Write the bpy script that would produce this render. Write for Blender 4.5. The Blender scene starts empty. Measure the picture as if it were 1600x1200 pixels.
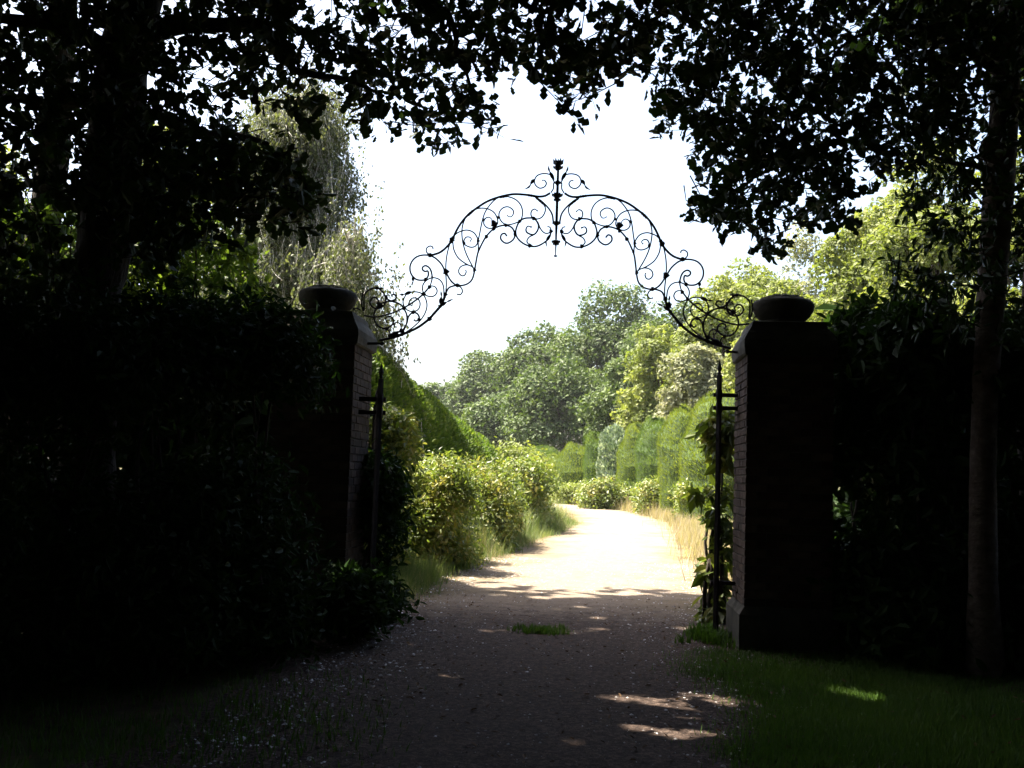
import bpy, math, random
import numpy as np
from mathutils import Matrix, Vector
from math import radians, sin, cos, pi

# ------------------------------------------------------------------ camera, sky, sun, exposure
S = bpy.context.scene
COL = S.collection
F_PX, PITCH, ROLL, CAM_H = 1600.0, radians(5.0), radians(1.9), 1.55
_F = np.array([0, cos(PITCH), sin(PITCH)])
_U0 = np.array([0, -sin(PITCH), cos(PITCH)])
_R0 = np.array([1.0, 0, 0])
_R = _R0 * cos(ROLL) + _U0 * sin(ROLL)
_U = _U0 * cos(ROLL) - _R0 * sin(ROLL)
_C = np.array([0, 0, CAM_H])
cd = bpy.data.cameras.new('camera')
cam = bpy.data.objects.new('camera', cd)
COL.objects.link(cam)
cd.sensor_width = 36.0
cd.lens = 36.0
cd.clip_start = 0.05
cd.clip_end = 3000.0
M = Matrix(((_R[0], _U[0], -_F[0], 0), (_R[1], _U[1], -_F[1], 0), (_R[2], _U[2], -_F[2], CAM_H), (0, 0, 0, 1)))
cam.matrix_world = M
S.camera = cam

SUN_AZ_VEC = (-0.90, 0.43)            # horizontal direction towards the sun
SUN_EL = radians(64)
w = bpy.data.worlds.new('World')
S.world = w
w.use_nodes = True
nt = w.node_tree
bg = nt.nodes['Background']
sky = nt.nodes.new('ShaderNodeTexSky')
sky.sky_type = 'NISHITA'
sky.sun_disc = False
sky.sun_elevation = SUN_EL
sky.sun_rotation = math.atan2(SUN_AZ_VEC[0], SUN_AZ_VEC[1])
sky.dust_density = 5.0
sky.air_density = 1.0
nt.links.new(sky.outputs[0], bg.inputs[0])
bg.inputs[1].default_value = 0.085
sl = bpy.data.lights.new('sun', 'SUN')
sl.energy = 5.0
sl.angle = radians(0.5)
sl.color = (1.0, 0.92, 0.76)
so = bpy.data.objects.new('sun', sl)
COL.objects.link(so)
so.location = (-20, 10, 40)
hv = Vector((SUN_AZ_VEC[0], SUN_AZ_VEC[1], 0)).normalized() * cos(SUN_EL) + Vector((0, 0, sin(SUN_EL)))
so.rotation_euler = hv.to_track_quat('Z', 'Y').to_euler()
S.view_settings.view_transform = 'Standard'
S.view_settings.look = 'None'
S.view_settings.exposure = 2.5
S.view_settings.gamma = 1.0
S.view_settings.use_curve_mapping = False
S.render.engine = 'CYCLES'
S.cycles.use_denoising = True
S.cycles.max_bounces = 5
S.cycles.diffuse_bounces = 3
S.cycles.glossy_bounces = 2
S.cycles.transmission_bounces = 3
S.cycles.transparent_max_bounces = 4
S.cycles.sample_clamp_indirect = 6.0

rng = np.random.default_rng(11)
random.seed(5)


# ------------------------------------------------------------------ helpers: survey of the place
def ray(x, y):
    return _F * F_PX + _R * (x - 800) - _U * (y - 600)


def at(x, y, D):
    """point seen at photo pixel (x, y) that lies D metres ahead"""
    d = ray(x, y)
    return _C + d * (D / d[1])


def ground(x, y):
    d = ray(x, y)
    return _C + d * (-_C[2] / d[2])


# ------------------------------------------------------------------ materials
def new_mat(name):
    m = bpy.data.materials.new(name)
    m.use_nodes = True
    t = m.node_tree
    for n in list(t.nodes):
        t.nodes.remove(n)
    out = t.nodes.new('ShaderNodeOutputMaterial')
    return m, t, out


def ramp(t, cols):
    r = t.nodes.new('ShaderNodeValToRGB')
    el = r.color_ramp.elements
    while len(el) > 1:
        el.remove(el[-1])
    el[0].position = cols[0][0]
    el[0].color = (*cols[0][1], 1)
    for p, c in cols[1:]:
        e = el.new(p)
        e.color = (*c, 1)
    return r


def leaf_mat(name, c1, c2, c3, trans=0.3, rough=0.5, spec=0.3, tcol=None, nscale=0.6):
    m, t, out = new_mat(name)
    g = t.nodes.new('ShaderNodeNewGeometry')
    r = ramp(t, [(0.0, c1), (0.55, c2), (1.0, c3)])
    nz = t.nodes.new('ShaderNodeTexNoise')
    nz.inputs['Scale'].default_value = nscale
    nz.inputs['Detail'].default_value = 3
    tc = t.nodes.new('ShaderNodeTexCoord')
    t.links.new(tc.outputs['Object'], nz.inputs['Vector'])
    mx = t.nodes.new('ShaderNodeMath')
    mx.operation = 'MULTIPLY_ADD'
    mx.inputs[1].default_value = 0.55
    t.links.new(g.outputs['Random Per Island'], mx.inputs[0])
    m2 = t.nodes.new('ShaderNodeMath')
    m2.operation = 'MULTIPLY_ADD'
    m2.inputs[1].default_value = 1.3
    m2.inputs[2].default_value = -0.42
    t.links.new(nz.outputs['Fac'], m2.inputs[0])
    t.links.new(m2.outputs[0], mx.inputs[2])
    t.links.new(mx.outputs[0], r.inputs[0])
    p = t.nodes.new('ShaderNodeBsdfPrincipled')
    p.inputs['Roughness'].default_value = rough
    p.inputs['Specular IOR Level'].default_value = spec
    t.links.new(r.outputs[0], p.inputs['Base Color'])
    if trans > 0:
        tr = t.nodes.new('ShaderNodeBsdfTranslucent')
        k = t.nodes.new('ShaderNodeMix')
        k.data_type = 'RGBA'
        k.blend_type = 'MULTIPLY'
        k.inputs[0].default_value = 1.0
        t.links.new(r.outputs[0], k.inputs[6])
        k.inputs[7].default_value = (*(tcol or (1.35, 1.4, 0.65)), 1)
        t.links.new(k.outputs[2], tr.inputs[0])
        ms = t.nodes.new('ShaderNodeMixShader')
        ms.inputs[0].default_value = trans
        t.links.new(p.outputs[0], ms.inputs[1])
        t.links.new(tr.outputs[0], ms.inputs[2])
        t.links.new(ms.outputs[0], out.inputs[0])
    else:
        t.links.new(p.outputs[0], out.inputs[0])
    return m


def rough_mat(name, cols, scale=4, detail=8, rough=0.9, bump=0.3, bscale=None, metallic=0, spec=0.3, stretch=(1, 1, 1), island=0.0, bdist=0.02):
    m, t, out = new_mat(name)
    tc = t.nodes.new('ShaderNodeTexCoord')
    mp = t.nodes.new('ShaderNodeMapping')
    mp.inputs['Scale'].default_value = stretch
    t.links.new(tc.outputs['Object'], mp.inputs[0])
    nz = t.nodes.new('ShaderNodeTexNoise')
    nz.inputs['Scale'].default_value = scale
    nz.inputs['Detail'].default_value = detail
    nz.inputs['Roughness'].default_value = 0.65
    t.links.new(mp.outputs[0], nz.inputs['Vector'])
    r = ramp(t, cols)
    if island:
        oi = t.nodes.new('ShaderNodeObjectInfo')
        a = t.nodes.new('ShaderNodeMath')
        a.operation = 'MULTIPLY_ADD'
        a.inputs[1].default_value = island
        t.links.new(oi.outputs['Random'], a.inputs[0])
        b = t.nodes.new('ShaderNodeMath')
        b.operation = 'SUBTRACT'
        b.inputs[1].default_value = island / 2
        t.links.new(nz.outputs['Fac'], b.inputs[0])
        t.links.new(b.outputs[0], a.inputs[2])
        t.links.new(a.outputs[0], r.inputs[0])
    else:
        t.links.new(nz.outputs['Fac'], r.inputs[0])
    p = t.nodes.new('ShaderNodeBsdfPrincipled')
    p.inputs['Roughness'].default_value = rough
    p.inputs['Metallic'].default_value = metallic
    p.inputs['Specular IOR Level'].default_value = spec
    t.links.new(r.outputs[0], p.inputs['Base Color'])
    if bump:
        n2 = t.nodes.new('ShaderNodeTexNoise')
        n2.inputs['Scale'].default_value = bscale or scale * 4
        n2.inputs['Detail'].default_value = 6
        t.links.new(mp.outputs[0], n2.inputs['Vector'])
        bp = t.nodes.new('ShaderNodeBump')
        bp.inputs['Strength'].default_value = bump
        bp.inputs['Distance'].default_value = bdist
        t.links.new(n2.outputs['Fac'], bp.inputs['Height'])
        t.links.new(bp.outputs[0], p.inputs['Normal'])
    t.links.new(p.outputs[0], out.inputs[0])
    return m


MAT = {}
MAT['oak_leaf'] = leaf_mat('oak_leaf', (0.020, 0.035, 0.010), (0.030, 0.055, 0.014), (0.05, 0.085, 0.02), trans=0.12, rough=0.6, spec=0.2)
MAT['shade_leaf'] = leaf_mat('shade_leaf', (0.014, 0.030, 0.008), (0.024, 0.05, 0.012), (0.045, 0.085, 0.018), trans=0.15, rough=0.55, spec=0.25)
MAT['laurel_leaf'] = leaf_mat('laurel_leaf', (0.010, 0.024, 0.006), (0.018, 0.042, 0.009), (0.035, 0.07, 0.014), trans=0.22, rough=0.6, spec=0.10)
MAT['rhodo_leaf'] = leaf_mat('rhodo_leaf', (0.05, 0.085, 0.016), (0.13, 0.17, 0.035), (0.30, 0.26, 0.08), trans=0.36, rough=0.45, spec=0.4, nscale=1.2)
MAT['far_leaf'] = leaf_mat('far_leaf', (0.028, 0.050, 0.014), (0.06, 0.095, 0.024), (0.125, 0.165, 0.045), trans=0.3, rough=0.6, nscale=0.25)
MAT['bright_leaf'] = leaf_mat('bright_leaf', (0.08, 0.11, 0.025), (0.145, 0.175, 0.04), (0.25, 0.26, 0.08), trans=0.38, rough=0.6, nscale=0.3)
MAT['pale_leaf'] = leaf_mat('pale_leaf', (0.10, 0.12, 0.06), (0.19, 0.20, 0.12), (0.40, 0.38, 0.28), trans=0.3, rough=0.7, nscale=0.4)
MAT['birch_leaf'] = leaf_mat('birch_leaf', (0.055, 0.068, 0.036), (0.095, 0.11, 0.06), (0.16, 0.17, 0.10), trans=0.35, rough=0.6, nscale=0.5)
MAT['silver_leaf'] = leaf_mat('silver_leaf', (0.06, 0.10, 0.05), (0.18, 0.24, 0.16), (0.65, 0.70, 0.62), trans=0.15, rough=0.45, spec=0.5, nscale=2)
MAT['yew_needle'] = leaf_mat('yew_needle', (0.035, 0.07, 0.012), (0.08, 0.13, 0.022), (0.17, 0.22, 0.04), trans=0.36, rough=0.6, nscale=1.6)
MAT['hedge_needle'] = leaf_mat('hedge_needle', (0.07, 0.105, 0.014), (0.14, 0.18, 0.022), (0.24, 0.27, 0.04), trans=0.36, rough=0.6, nscale=0.8)
MAT['hedge_core'] = rough_mat('hedge_core', [(0.3, (0.02, 0.04, 0.01)), (0.7, (0.05, 0.08, 0.02))], scale=3)
MAT['dry_grass'] = leaf_mat('dry_grass', (0.14, 0.15, 0.06), (0.30, 0.25, 0.17), (0.45, 0.35, 0.28), trans=0.35, rough=0.7, nscale=0.7)
MAT['verge_blade'] = leaf_mat('verge_blade', (0.06, 0.11, 0.03), (0.13, 0.17, 0.06), (0.36, 0.29, 0.19), trans=0.3, rough=0.7, nscale=1.1)
MAT['green_grass'] = leaf_mat('green_grass', (0.04, 0.09, 0.015), (0.07, 0.14, 0.02), (0.12, 0.19, 0.04), trans=0.3, rough=0.6, nscale=0.8)
MAT['brown_leaf'] = leaf_mat('brown_leaf', (0.06, 0.03, 0.015), (0.11, 0.06, 0.03), (0.2, 0.13, 0.07), trans=0.1, rough=0.8)
MAT['bark_dark'] = rough_mat('bark_dark', [(0.3, (0.02, 0.014, 0.010)), (0.7, (0.07, 0.055, 0.042))], scale=6, stretch=(3, 3, 0.6), bump=0.9, bscale=14, bdist=0.04)
MAT['bark_pale'] = rough_mat('bark_pale', [(0.3, (0.05, 0.035, 0.028)), (0.6, (0.15, 0.115, 0.095)), (0.8, (0.3, 0.24, 0.2))], scale=5, stretch=(1.5, 1.5, 2.5), bump=0.6, bscale=14, bdist=0.03)
MAT['bark_birch'] = rough_mat('bark_birch', [(0.35, (0.1, 0.09, 0.08)), (0.5, (0.55, 0.52, 0.47)), (0.8, (0.7, 0.67, 0.62))], scale=3, stretch=(1, 1, 4), bump=0.4)
MAT['twig'] = rough_mat('twig', [(0.3, (0.02, 0.014, 0.01)), (0.7, (0.05, 0.035, 0.025))], scale=9, bump=0)
MAT['iron'] = rough_mat('iron', [(0.35, (0.022, 0.018, 0.026)), (0.65, (0.045, 0.034, 0.042)), (0.85, (0.10, 0.045, 0.028))], scale=14, rough=0.65, bump=0.35, bscale=60, metallic=0.2, bdist=0.003)
MAT['brick'] = rough_mat('brick', [(0.25, (0.036, 0.024, 0.019)), (0.55, (0.068, 0.042, 0.032)), (0.85, (0.11, 0.078, 0.062))], scale=7, rough=0.95, bump=0.6, bscale=40, island=0.5, bdist=0.006)
MAT['mortar'] = rough_mat('mortar', [(0.3, (0.05, 0.042, 0.036)), (0.7, (0.10, 0.085, 0.07))], scale=12, bump=0)
MAT['stone'] = rough_mat('stone', [(0.3, (0.028, 0.028, 0.022)), (0.55, (0.06, 0.056, 0.045)), (0.8, (0.11, 0.10, 0.085))], scale=5, bump=0.6, bscale=30, bdist=0.01)
MAT['pebble'] = leaf_mat('pebble', (0.03, 0.023, 0.022), (0.12, 0.095, 0.09), (0.95, 0.93, 0.98), trans=0.0, rough=0.45, spec=0.5, nscale=3)


def ground_mat(name, path=False):
    m, t, out = new_mat(name)
    tc = t.nodes.new('ShaderNodeTexCoord')
    p = t.nodes.new('ShaderNodeBsdfPrincipled')
    p.inputs['Roughness'].default_value = 0.95
    p.inputs['Specular IOR Level'].default_value = 0.15
    def noise(sc, det=6, ro=0.6):
        n = t.nodes.new('ShaderNodeTexNoise')
        n.inputs['Scale'].default_value = sc
        n.inputs['Detail'].default_value = det
        n.inputs['Roughness'].default_value = ro
        t.links.new(tc.outputs['Object'], n.inputs['Vector'])
        return n
    def mixc(f, a, b):
        k = t.nodes.new('ShaderNodeMix')
        k.data_type = 'RGBA'
        t.links.new(f, k.inputs[0])
        for s, i in ((a, 6), (b, 7)):
            if isinstance(s, tuple):
                k.inputs[i].default_value = (*s, 1)
            else:
                t.links.new(s, k.inputs[i])
        return k.outputs[2]
    big, mid, fine = noise(0.7, 5), noise(5, 8), noise(30, 8, 0.85)
    if path:
        rm = ramp(t, [(0.25, (0.12, 0.092, 0.07)), (0.5, (0.215, 0.172, 0.132)), (0.75, (0.32, 0.265, 0.205))])
        t.links.new(mid.outputs['Fac'], rm.inputs[0])
        rf = ramp(t, [(0.3, (0.08, 0.06, 0.048)), (0.52, (0.22, 0.175, 0.14)), (0.72, (0.40, 0.34, 0.28))])
        t.links.new(fine.outputs['Fac'], rf.inputs[0])
        half = t.nodes.new('ShaderNodeValue')
        half.outputs[0].default_value = 0.5
        c = mixc(half.outputs[0], rm.outputs[0], rf.outputs[0])
        at_ = t.nodes.new('ShaderNodeAttribute')
        at_.attribute_name = 'edge'
        # verge litter and dry grass creep in from the edges
        ad = t.nodes.new('ShaderNodeMath')
        ad.operation = 'MULTIPLY_ADD'
        ad.inputs[1].default_value = 0.9
        t.links.new(big.outputs['Fac'], ad.inputs[0])
        t.links.new(at_.outputs['Fac'], ad.inputs[2])
        rr = ramp(t, [(0.50, (0, 0, 0)), (0.85, (1, 1, 1))])
        t.links.new(ad.outputs[0], rr.inputs[0])
        rl = ramp(t, [(0.35, (0.055, 0.055, 0.02)), (0.5, (0.125, 0.092, 0.045)), (0.7, (0.20, 0.155, 0.085))])
        t.links.new(mid.outputs['Fac'], rl.inputs[0])
        c = mixc(rr.outputs[0], c, rl.outputs[0])
        # shade under the trees painted into the gravel, mixed with leaf litter
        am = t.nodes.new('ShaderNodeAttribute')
        am.attribute_name = 'litter_shade'
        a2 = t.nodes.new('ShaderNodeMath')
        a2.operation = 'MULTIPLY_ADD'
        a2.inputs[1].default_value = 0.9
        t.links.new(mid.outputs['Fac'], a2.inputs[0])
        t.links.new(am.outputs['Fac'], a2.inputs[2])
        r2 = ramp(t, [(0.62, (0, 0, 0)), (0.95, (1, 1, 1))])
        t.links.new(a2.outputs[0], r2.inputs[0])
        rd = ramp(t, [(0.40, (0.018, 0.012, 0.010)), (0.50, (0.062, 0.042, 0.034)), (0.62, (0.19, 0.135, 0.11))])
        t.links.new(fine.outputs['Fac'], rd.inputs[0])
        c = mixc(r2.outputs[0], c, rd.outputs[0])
    else:
        ra = ramp(t, [(0.3, (0.03, 0.022, 0.012)), (0.55, (0.075, 0.05, 0.03)), (0.8, (0.14, 0.09, 0.05))])
        t.links.new(mid.outputs['Fac'], ra.inputs[0])
        rb = ramp(t, [(0.3, (0.035, 0.05, 0.014)), (0.7, (0.10, 0.12, 0.04))])
        t.links.new(mid.outputs['Fac'], rb.inputs[0])
        rr = ramp(t, [(0.42, (0, 0, 0)), (0.58, (1, 1, 1))])
        t.links.new(big.outputs['Fac'], rr.inputs[0])
        c = mixc(rr.outputs[0], ra.outputs[0], rb.outputs[0])
    t.links.new(c, p.inputs['Base Color'])
    bp = t.nodes.new('ShaderNodeBump')
    bp.inputs['Strength'].default_value = 0.8
    bp.inputs['Distance'].default_value = 0.035
    t.links.new(fine.outputs['Fac'], bp.inputs['Height'])
    t.links.new(bp.outputs[0], p.inputs['Normal'])
    t.links.new(p.outputs[0], out.inputs[0])
    return m


MAT['ground'] = ground_mat('ground')
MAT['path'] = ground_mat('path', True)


# ------------------------------------------------------------------ mesh helpers
def mesh_np(name, V, Fs, mats, mat_idx=None, smooth=False):
    """V (n,3); Fs list of int arrays (m,k) with k corners each"""
    me = bpy.data.meshes.new(name)
    V = np.asarray(V, dtype=np.float32)
    Fs = [np.asarray(f, dtype=np.int32) for f in Fs if len(f)]
    if mat_idx is None and len(Fs) == 1 and Fs[0].shape[1] == 4:
        dg_ = Fs[0][:, 2] == Fs[0][:, 3]
        if dg_.any():
            Fs = [Fs[0][dg_][:, :3], Fs[0][~dg_]]
    me.vertices.add(len(V))
    me.vertices.foreach_set('co', V.ravel())
    loops = np.concatenate([f.ravel() for f in Fs])
    tot = np.concatenate([np.full(len(f), f.shape[1], dtype=np.int32) for f in Fs])
    start = np.concatenate([[0], np.cumsum(tot)[:-1]]).astype(np.int32)
    me.loops.add(len(loops))
    me.loops.foreach_set('vertex_index', loops)
    me.polygons.add(len(tot))
    me.polygons.foreach_set('loop_start', start)
    me.polygons.foreach_set('loop_total', tot)
    for m in mats:
        me.materials.append(MAT[m] if isinstance(m, str) else m)
    if mat_idx is not None:
        me.polygons.foreach_set('material_index', np.asarray(mat_idx, dtype=np.int32))
    me.polygons.foreach_set('use_smooth', np.full(len(tot), bool(smooth)))
    me.update(calc_edges=True)
    return me


def link(name, data, parent=None, loc=None):
    o = bpy.data.objects.new(name, data)
    COL.objects.link(o)
    if parent:
        o.parent = parent
    if loc is not None:
        o.location = loc
    return o


def tag(o, label=None, cat=None, group=None, kind=None):
    if label: o['label'] = label
    if cat: o['category'] = cat
    if group: o['group'] = group
    if kind: o['kind'] = kind
    return o


def thing(name, label, cat, loc=(0, 0, 0), group=None):
    return tag(link(name, None, loc=tuple(float(v) for v in loc)), label, cat, group)


class MB:
    """collects shapes for one mesh (lists of verts / faces by corner count)"""
    def __init__(s):
        s.V = []; s.n = 0; s.F = {}; s.I = {}
    def add(s, V, F, mi=0):
        V = np.asarray(V, float)
        F = np.asarray(F, dtype=np.int64)
        if F.shape[1] == 4:
            dg_ = F[:, 2] == F[:, 3]
            if dg_.any():
                s.F.setdefault(3, []).append(F[dg_][:, :3] + s.n)
                s.I.setdefault(3, []).append(np.full(int(dg_.sum()), mi))
                F = F[~dg_]
        s.V.append(V)
        F = F + s.n
        k = F.shape[1]
        s.F.setdefault(k, []).append(F)
        s.I.setdefault(k, []).append(np.full(len(F), mi))
        s.n += len(V)
        return s
    def mesh(s, name, mats, smooth=False, off=None):
        V = np.concatenate(s.V)
        if off is not None:
            V = V - np.asarray(off)
        ks = sorted(s.F)
        return mesh_np(name, V, [np.concatenate(s.F[k]) for k in ks], mats, np.concatenate([np.concatenate(s.I[k]) for k in ks]), smooth)


def tube(pts, radii, sides=6, close=True):
    """swept tube with a steady frame"""
    P = np.asarray(pts, float)
    n = len(P)
    r = np.broadcast_to(np.asarray(radii, float), (n,))
    T = np.gradient(P, axis=0)
    T /= np.linalg.norm(T, axis=1)[:, None] + 1e-9
    up = np.array([0.0, 1.0, 0.0]) if abs(T[0][1]) < 0.9 else np.array([1.0, 0, 0])
    A = np.zeros_like(P)
    a = up - T[0] * (up @ T[0])
    for i in range(n):
        a = a - T[i] * (a @ T[i])
        a /= np.linalg.norm(a) + 1e-9
        A[i] = a
    B = np.cross(T, A)
    th = np.linspace(0, 2 * pi, sides, endpoint=False)
    V = (P[:, None, :] + (A[:, None, :] * np.cos(th)[None, :, None] + B[:, None, :] * np.sin(th)[None, :, None]) * r[:, None, None]).reshape(-1, 3)
    i = np.arange(n - 1)[:, None] * sides
    j = np.arange(sides)[None, :]
    k = (j + 1) % sides
    F = np.stack([i + j, i + k, i + sides + k, i + sides + j], -1).reshape(-1, 4)
    return V, F


def catmull(pts, per=6):
    P = [np.asarray(p, float) for p in pts]
    P = [2 * P[0] - P[1]] + P + [2 * P[-1] - P[-2]]
    out = []
    for i in range(1, len(P) - 2):
        p0, p1, p2, p3 = P[i - 1:i + 3]
        for k in range(per):
            t = k / per
            out.append(0.5 * ((2 * p1) + (-p0 + p2) * t + (2 * p0 - 5 * p1 + 4 * p2 - p3) * t * t + (-p0 + 3 * p1 - 3 * p2 + p3) * t ** 3))
    out.append(P[-2])
    return np.array(out)


def box_vf(c, h):
    x, y, z = c
    a, b, d = h
    V = [(x + sx * a, y + sy * b, z + sz * d) for sz in (-1, 1) for sx, sy in ((-1, -1), (1, -1), (1, 1), (-1, 1))]
    F = [(0, 3, 2, 1), (4, 5, 6, 7), (0, 1, 5, 4), (1, 2, 6, 5), (2, 3, 7, 6), (3, 0, 4, 7)]
    return np.array(V), np.array(F)


def lathe(prof, c=(0, 0, 0), seg=20):
    prof = np.asarray(prof, float)
    th = np.linspace(0, 2 * pi, seg, endpoint=False)
    V = np.stack([prof[:, 0][:, None] * np.cos(th), prof[:, 0][:, None] * np.sin(th), np.repeat(prof[:, 1][:, None], seg, 1)], -1).reshape(-1, 3) + np.asarray(c)
    i = np.arange(len(prof) - 1)[:, None] * seg
    j = np.arange(seg)[None, :]
    k = (j + 1) % seg
    return V, np.stack([i + j, i + k, i + seg + k, i + seg + j], -1).reshape(-1, 4)


# leaf prototypes: (verts in leaf frame x across, y along, z up; faces)
PROTO = {
    'oak': (np.array([(0, 0, 0), (.13, .20, .02), (.28, .34, .05), (.17, .50, .03), (.31, .68, .05), (.15, .90, .0), (0, 1, -.05), (-.15, .90, .0), (-.31, .68, .05), (-.17, .50, .03), (-.28, .34, .05), (-.13, .20, .02)]),
            np.array([(0, 1, 3, 6), (0, 6, 9, 11), (1, 2, 3, 3), (3, 4, 5, 6), (6, 7, 8, 9), (9, 10, 11, 11)])),
    'oval': (np.array([(0, 0, 0), (.17, .25, .05), (.2, .6, .05), (0, 1, -.08), (-.2, .6, .05), (-.17, .25, .05)]),
             np.array([(0, 1, 2, 3), (0, 3, 4, 5)])),
    'diamond': (np.array([(0, 0, 0), (.32, .5, .08), (0, 1, -.05), (-.32, .5, .08)]), np.array([(0, 1, 2), (0, 2, 3)])),
    'clump': (np.array([(0, 0, 0), (.45, .3, .12), (.3, .8, -.05), (-.1, 1, .1), (-.48, .55, .05)]), np.array([(0, 1, 2), (0, 2, 3), (0, 3, 4)])),
    'needle': (np.array([(-.09, 0, 0), (.09, 0, 0), (0, 1, .05)]), np.array([(0, 1, 2)])),
}


def unit(a):
    return a / (np.linalg.norm(a, axis=-1, keepdims=True) + 1e-9)


def leaves(pos, axis, nrm, size, proto):
    pv, pf = PROTO[proto]
    Y = unit(axis)
    X = unit(np.cross(Y, nrm))
    Z = np.cross(X, Y)
    s = np.broadcast_to(np.asarray(size, float), (len(pos),))
    V = pos[:, None, :] + (X[:, None, :] * pv[None, :, 0, None] + Y[:, None, :] * pv[None, :, 1, None] + Z[:, None, :] * pv[None, :, 2, None]) * s[:, None, None]
    F = pf[None] + (np.arange(len(pos)) * len(pv))[:, None, None]
    return V.reshape(-1, 3), F.reshape(-1, pf.shape[1])



def rdir(n, r=rng):
    return unit(r.normal(size=(n, 3)))


def lobe_leaves(lobes, n, size, proto, r=rng, out_bias=1.0, up=0.3, droop=0.0, shell=0.25, bottom=-0.6, svar=0.35):
    """leaves spread over the shells of many ellipsoid lobes; lobes (k,6): centre, radii"""
    L = np.asarray(lobes, float)
    area = (L[:, 3] * L[:, 4] + L[:, 4] * L[:, 5] + L[:, 3] * L[:, 5])
    idx = r.choice(len(L), n, p=area / area.sum())
    d = rdir(n, r)
    d[:, 2] = np.where(d[:, 2] < bottom, -d[:, 2], d[:, 2])
    rad = 1 + r.normal(size=n) * shell * 0.6 - np.abs(r.normal(size=n)) * shell * 0.5
    pos = L[idx, :3] + d * L[idx, 3:] * rad[:, None]
    nrm = unit(d * out_bias + rdir(n, r) * 0.8 + np.array([0, 0, up]))
    ax = unit(np.cross(nrm, rdir(n, r)) + d * 0.3 + np.array([0, 0, -droop]))
    return leaves(pos, ax, nrm, size * (1 + r.normal(size=n) * svar).clip(0.4, 2), proto)


def crown_lobes(c, R, k, lr, r=rng, flat=0.75, fill=0.9):
    """k lobes over an ellipsoidal crown"""
    d = rdir(k, r)
    d[:, 2] = np.where(d[:, 2] < -0.55, -d[:, 2] * 0.6, d[:, 2])
    rad = fill * (r.uniform(0.35, 1, k) ** 0.45)
    P = np.asarray(c) + d * np.asarray(R) * rad[:, None] * (1 - lr / np.mean(R) * 0.6)
    s = lr * r.uniform(0.6, 1.35, k)
    return np.column_stack([P, s, s * r.uniform(0.8, 1.2, k), s * flat * r.uniform(0.8, 1.2, k)])


def trunk_mb(mb, pts, radii, sides=10, per=5, jitter=0.06, mi=0, r=rng):
    P = catmull(pts, per)
    R = np.interp(np.linspace(0, 1, len(P)), np.linspace(0, 1, len(radii)), radii)
    V, F = tube(P, R, sides)
    c = np.repeat(P, sides, 0)
    V = c + (V - c) * (1 + r.normal(size=len(V)) * jitter)[:, None]
    mb.add(V, F, mi)
    return P


# ------------------------------------------------------------------ ground and path
gp = np.array([ground(x, y)[:2] for x, y in [(855, 1150), (868, 1030), (872, 960), (900, 915), (935, 880), (955, 850), (975, 825)]])
PATH = [(-1.2, -14), (-0.5, -6), (0.0, 0), (0.2, 4)] + [tuple(p) for p in gp] + [(4.15, 39), (4.0, 47), (2.4, 54), (-2, 62), (-9, 70), (-20, 80)]
PATH = catmull([(x, y, 0) for x, y in PATH], 10)[:, :2]
HALF = lambda y: np.interp(y, [-14, 5, 10, 13, 16, 20, 30, 47, 80], [2.2, 2.0, 1.75, 2.0, 2.1, 2.0, 1.65, 1.5, 1.5])


def path_centre(y):
    m = PATH[:, 1] < 48
    return np.interp(y, PATH[m, 1], PATH[m, 0])


# the ground: one sheet to the horizon, finer near the gate, gently uneven away from the path
xs = np.unique(np.concatenate([np.linspace(-900, -30, 12), np.linspace(-30, 30, 81), np.linspace(30, 900, 12)]))
ys = np.unique(np.concatenate([np.linspace(-400, -20, 8), np.linspace(-20, 60, 107), np.linspace(60, 1500, 14)]))
gx, gy = np.meshgrid(xs, ys)
dpc = np.abs(gx - np.interp(gy, PATH[:, 1], PATH[:, 0])) - 2.6
gz = (np.sin(gx * 1.1 + gy * 0.35) * 0.03 + np.sin(gy * 0.9 - gx * 0.5) * 0.03 + 0.04) * np.clip(dpc / 1.5, 0, 1) - 0.004
V = np.column_stack([gx.ravel(), gy.ravel(), gz.ravel()])
nx = len(xs)
i = (np.arange(len(ys) - 1)[:, None] * nx + np.arange(nx - 1)[None, :]).ravel()
tag(link('ground', mesh_np('ground', V, [np.column_stack([i, i + 1, i + nx + 1, i + nx])], ['ground'], smooth=True)), 'brown leaf-strewn earth and rough grass around the drive', None, kind='structure')

# the gravel drive, with wavering edges
Tn = np.gradient(PATH, axis=0)
Tn = Tn / np.linalg.norm(Tn, axis=1)[:, None]
Nn = np.column_stack([Tn[:, 1], -Tn[:, 0]])
cols = np.linspace(-1, 1, 13)
hw = HALF(PATH[:, 1]) + np.interp(PATH[:, 1], [8, 13], [.35, 1.1])
wob = 0.12 * np.sin(PATH[:, 1] * 1.7) + 0.09 * np.sin(PATH[:, 1] * 3.9 + 1)
V = []
E_ = []
for c_ in cols:
    off = c_ * hw + (wob * np.sign(c_) if abs(c_) > 0.9 else 0)
    z = 0.006 + 0.012 * (1 - c_ * c_) + 0.0 * off
    V.append(np.column_stack([PATH + Nn * off[:, None], np.full(len(PATH), z)]))
    E_.append(np.full(len(PATH), abs(c_) ** 2.2))
V = np.stack(V, 1).reshape(-1, 3)
E_ = np.stack(E_, 1).reshape(-1)
k = len(cols)
i = (np.arange(len(PATH) - 1)[:, None] * k + np.arange(k - 1)[None, :]).ravel()
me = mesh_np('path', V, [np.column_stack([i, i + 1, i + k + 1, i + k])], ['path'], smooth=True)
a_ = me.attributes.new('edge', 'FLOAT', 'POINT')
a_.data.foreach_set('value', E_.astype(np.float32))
a_ = me.attributes.new('litter_shade', 'FLOAT', 'POINT')
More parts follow.
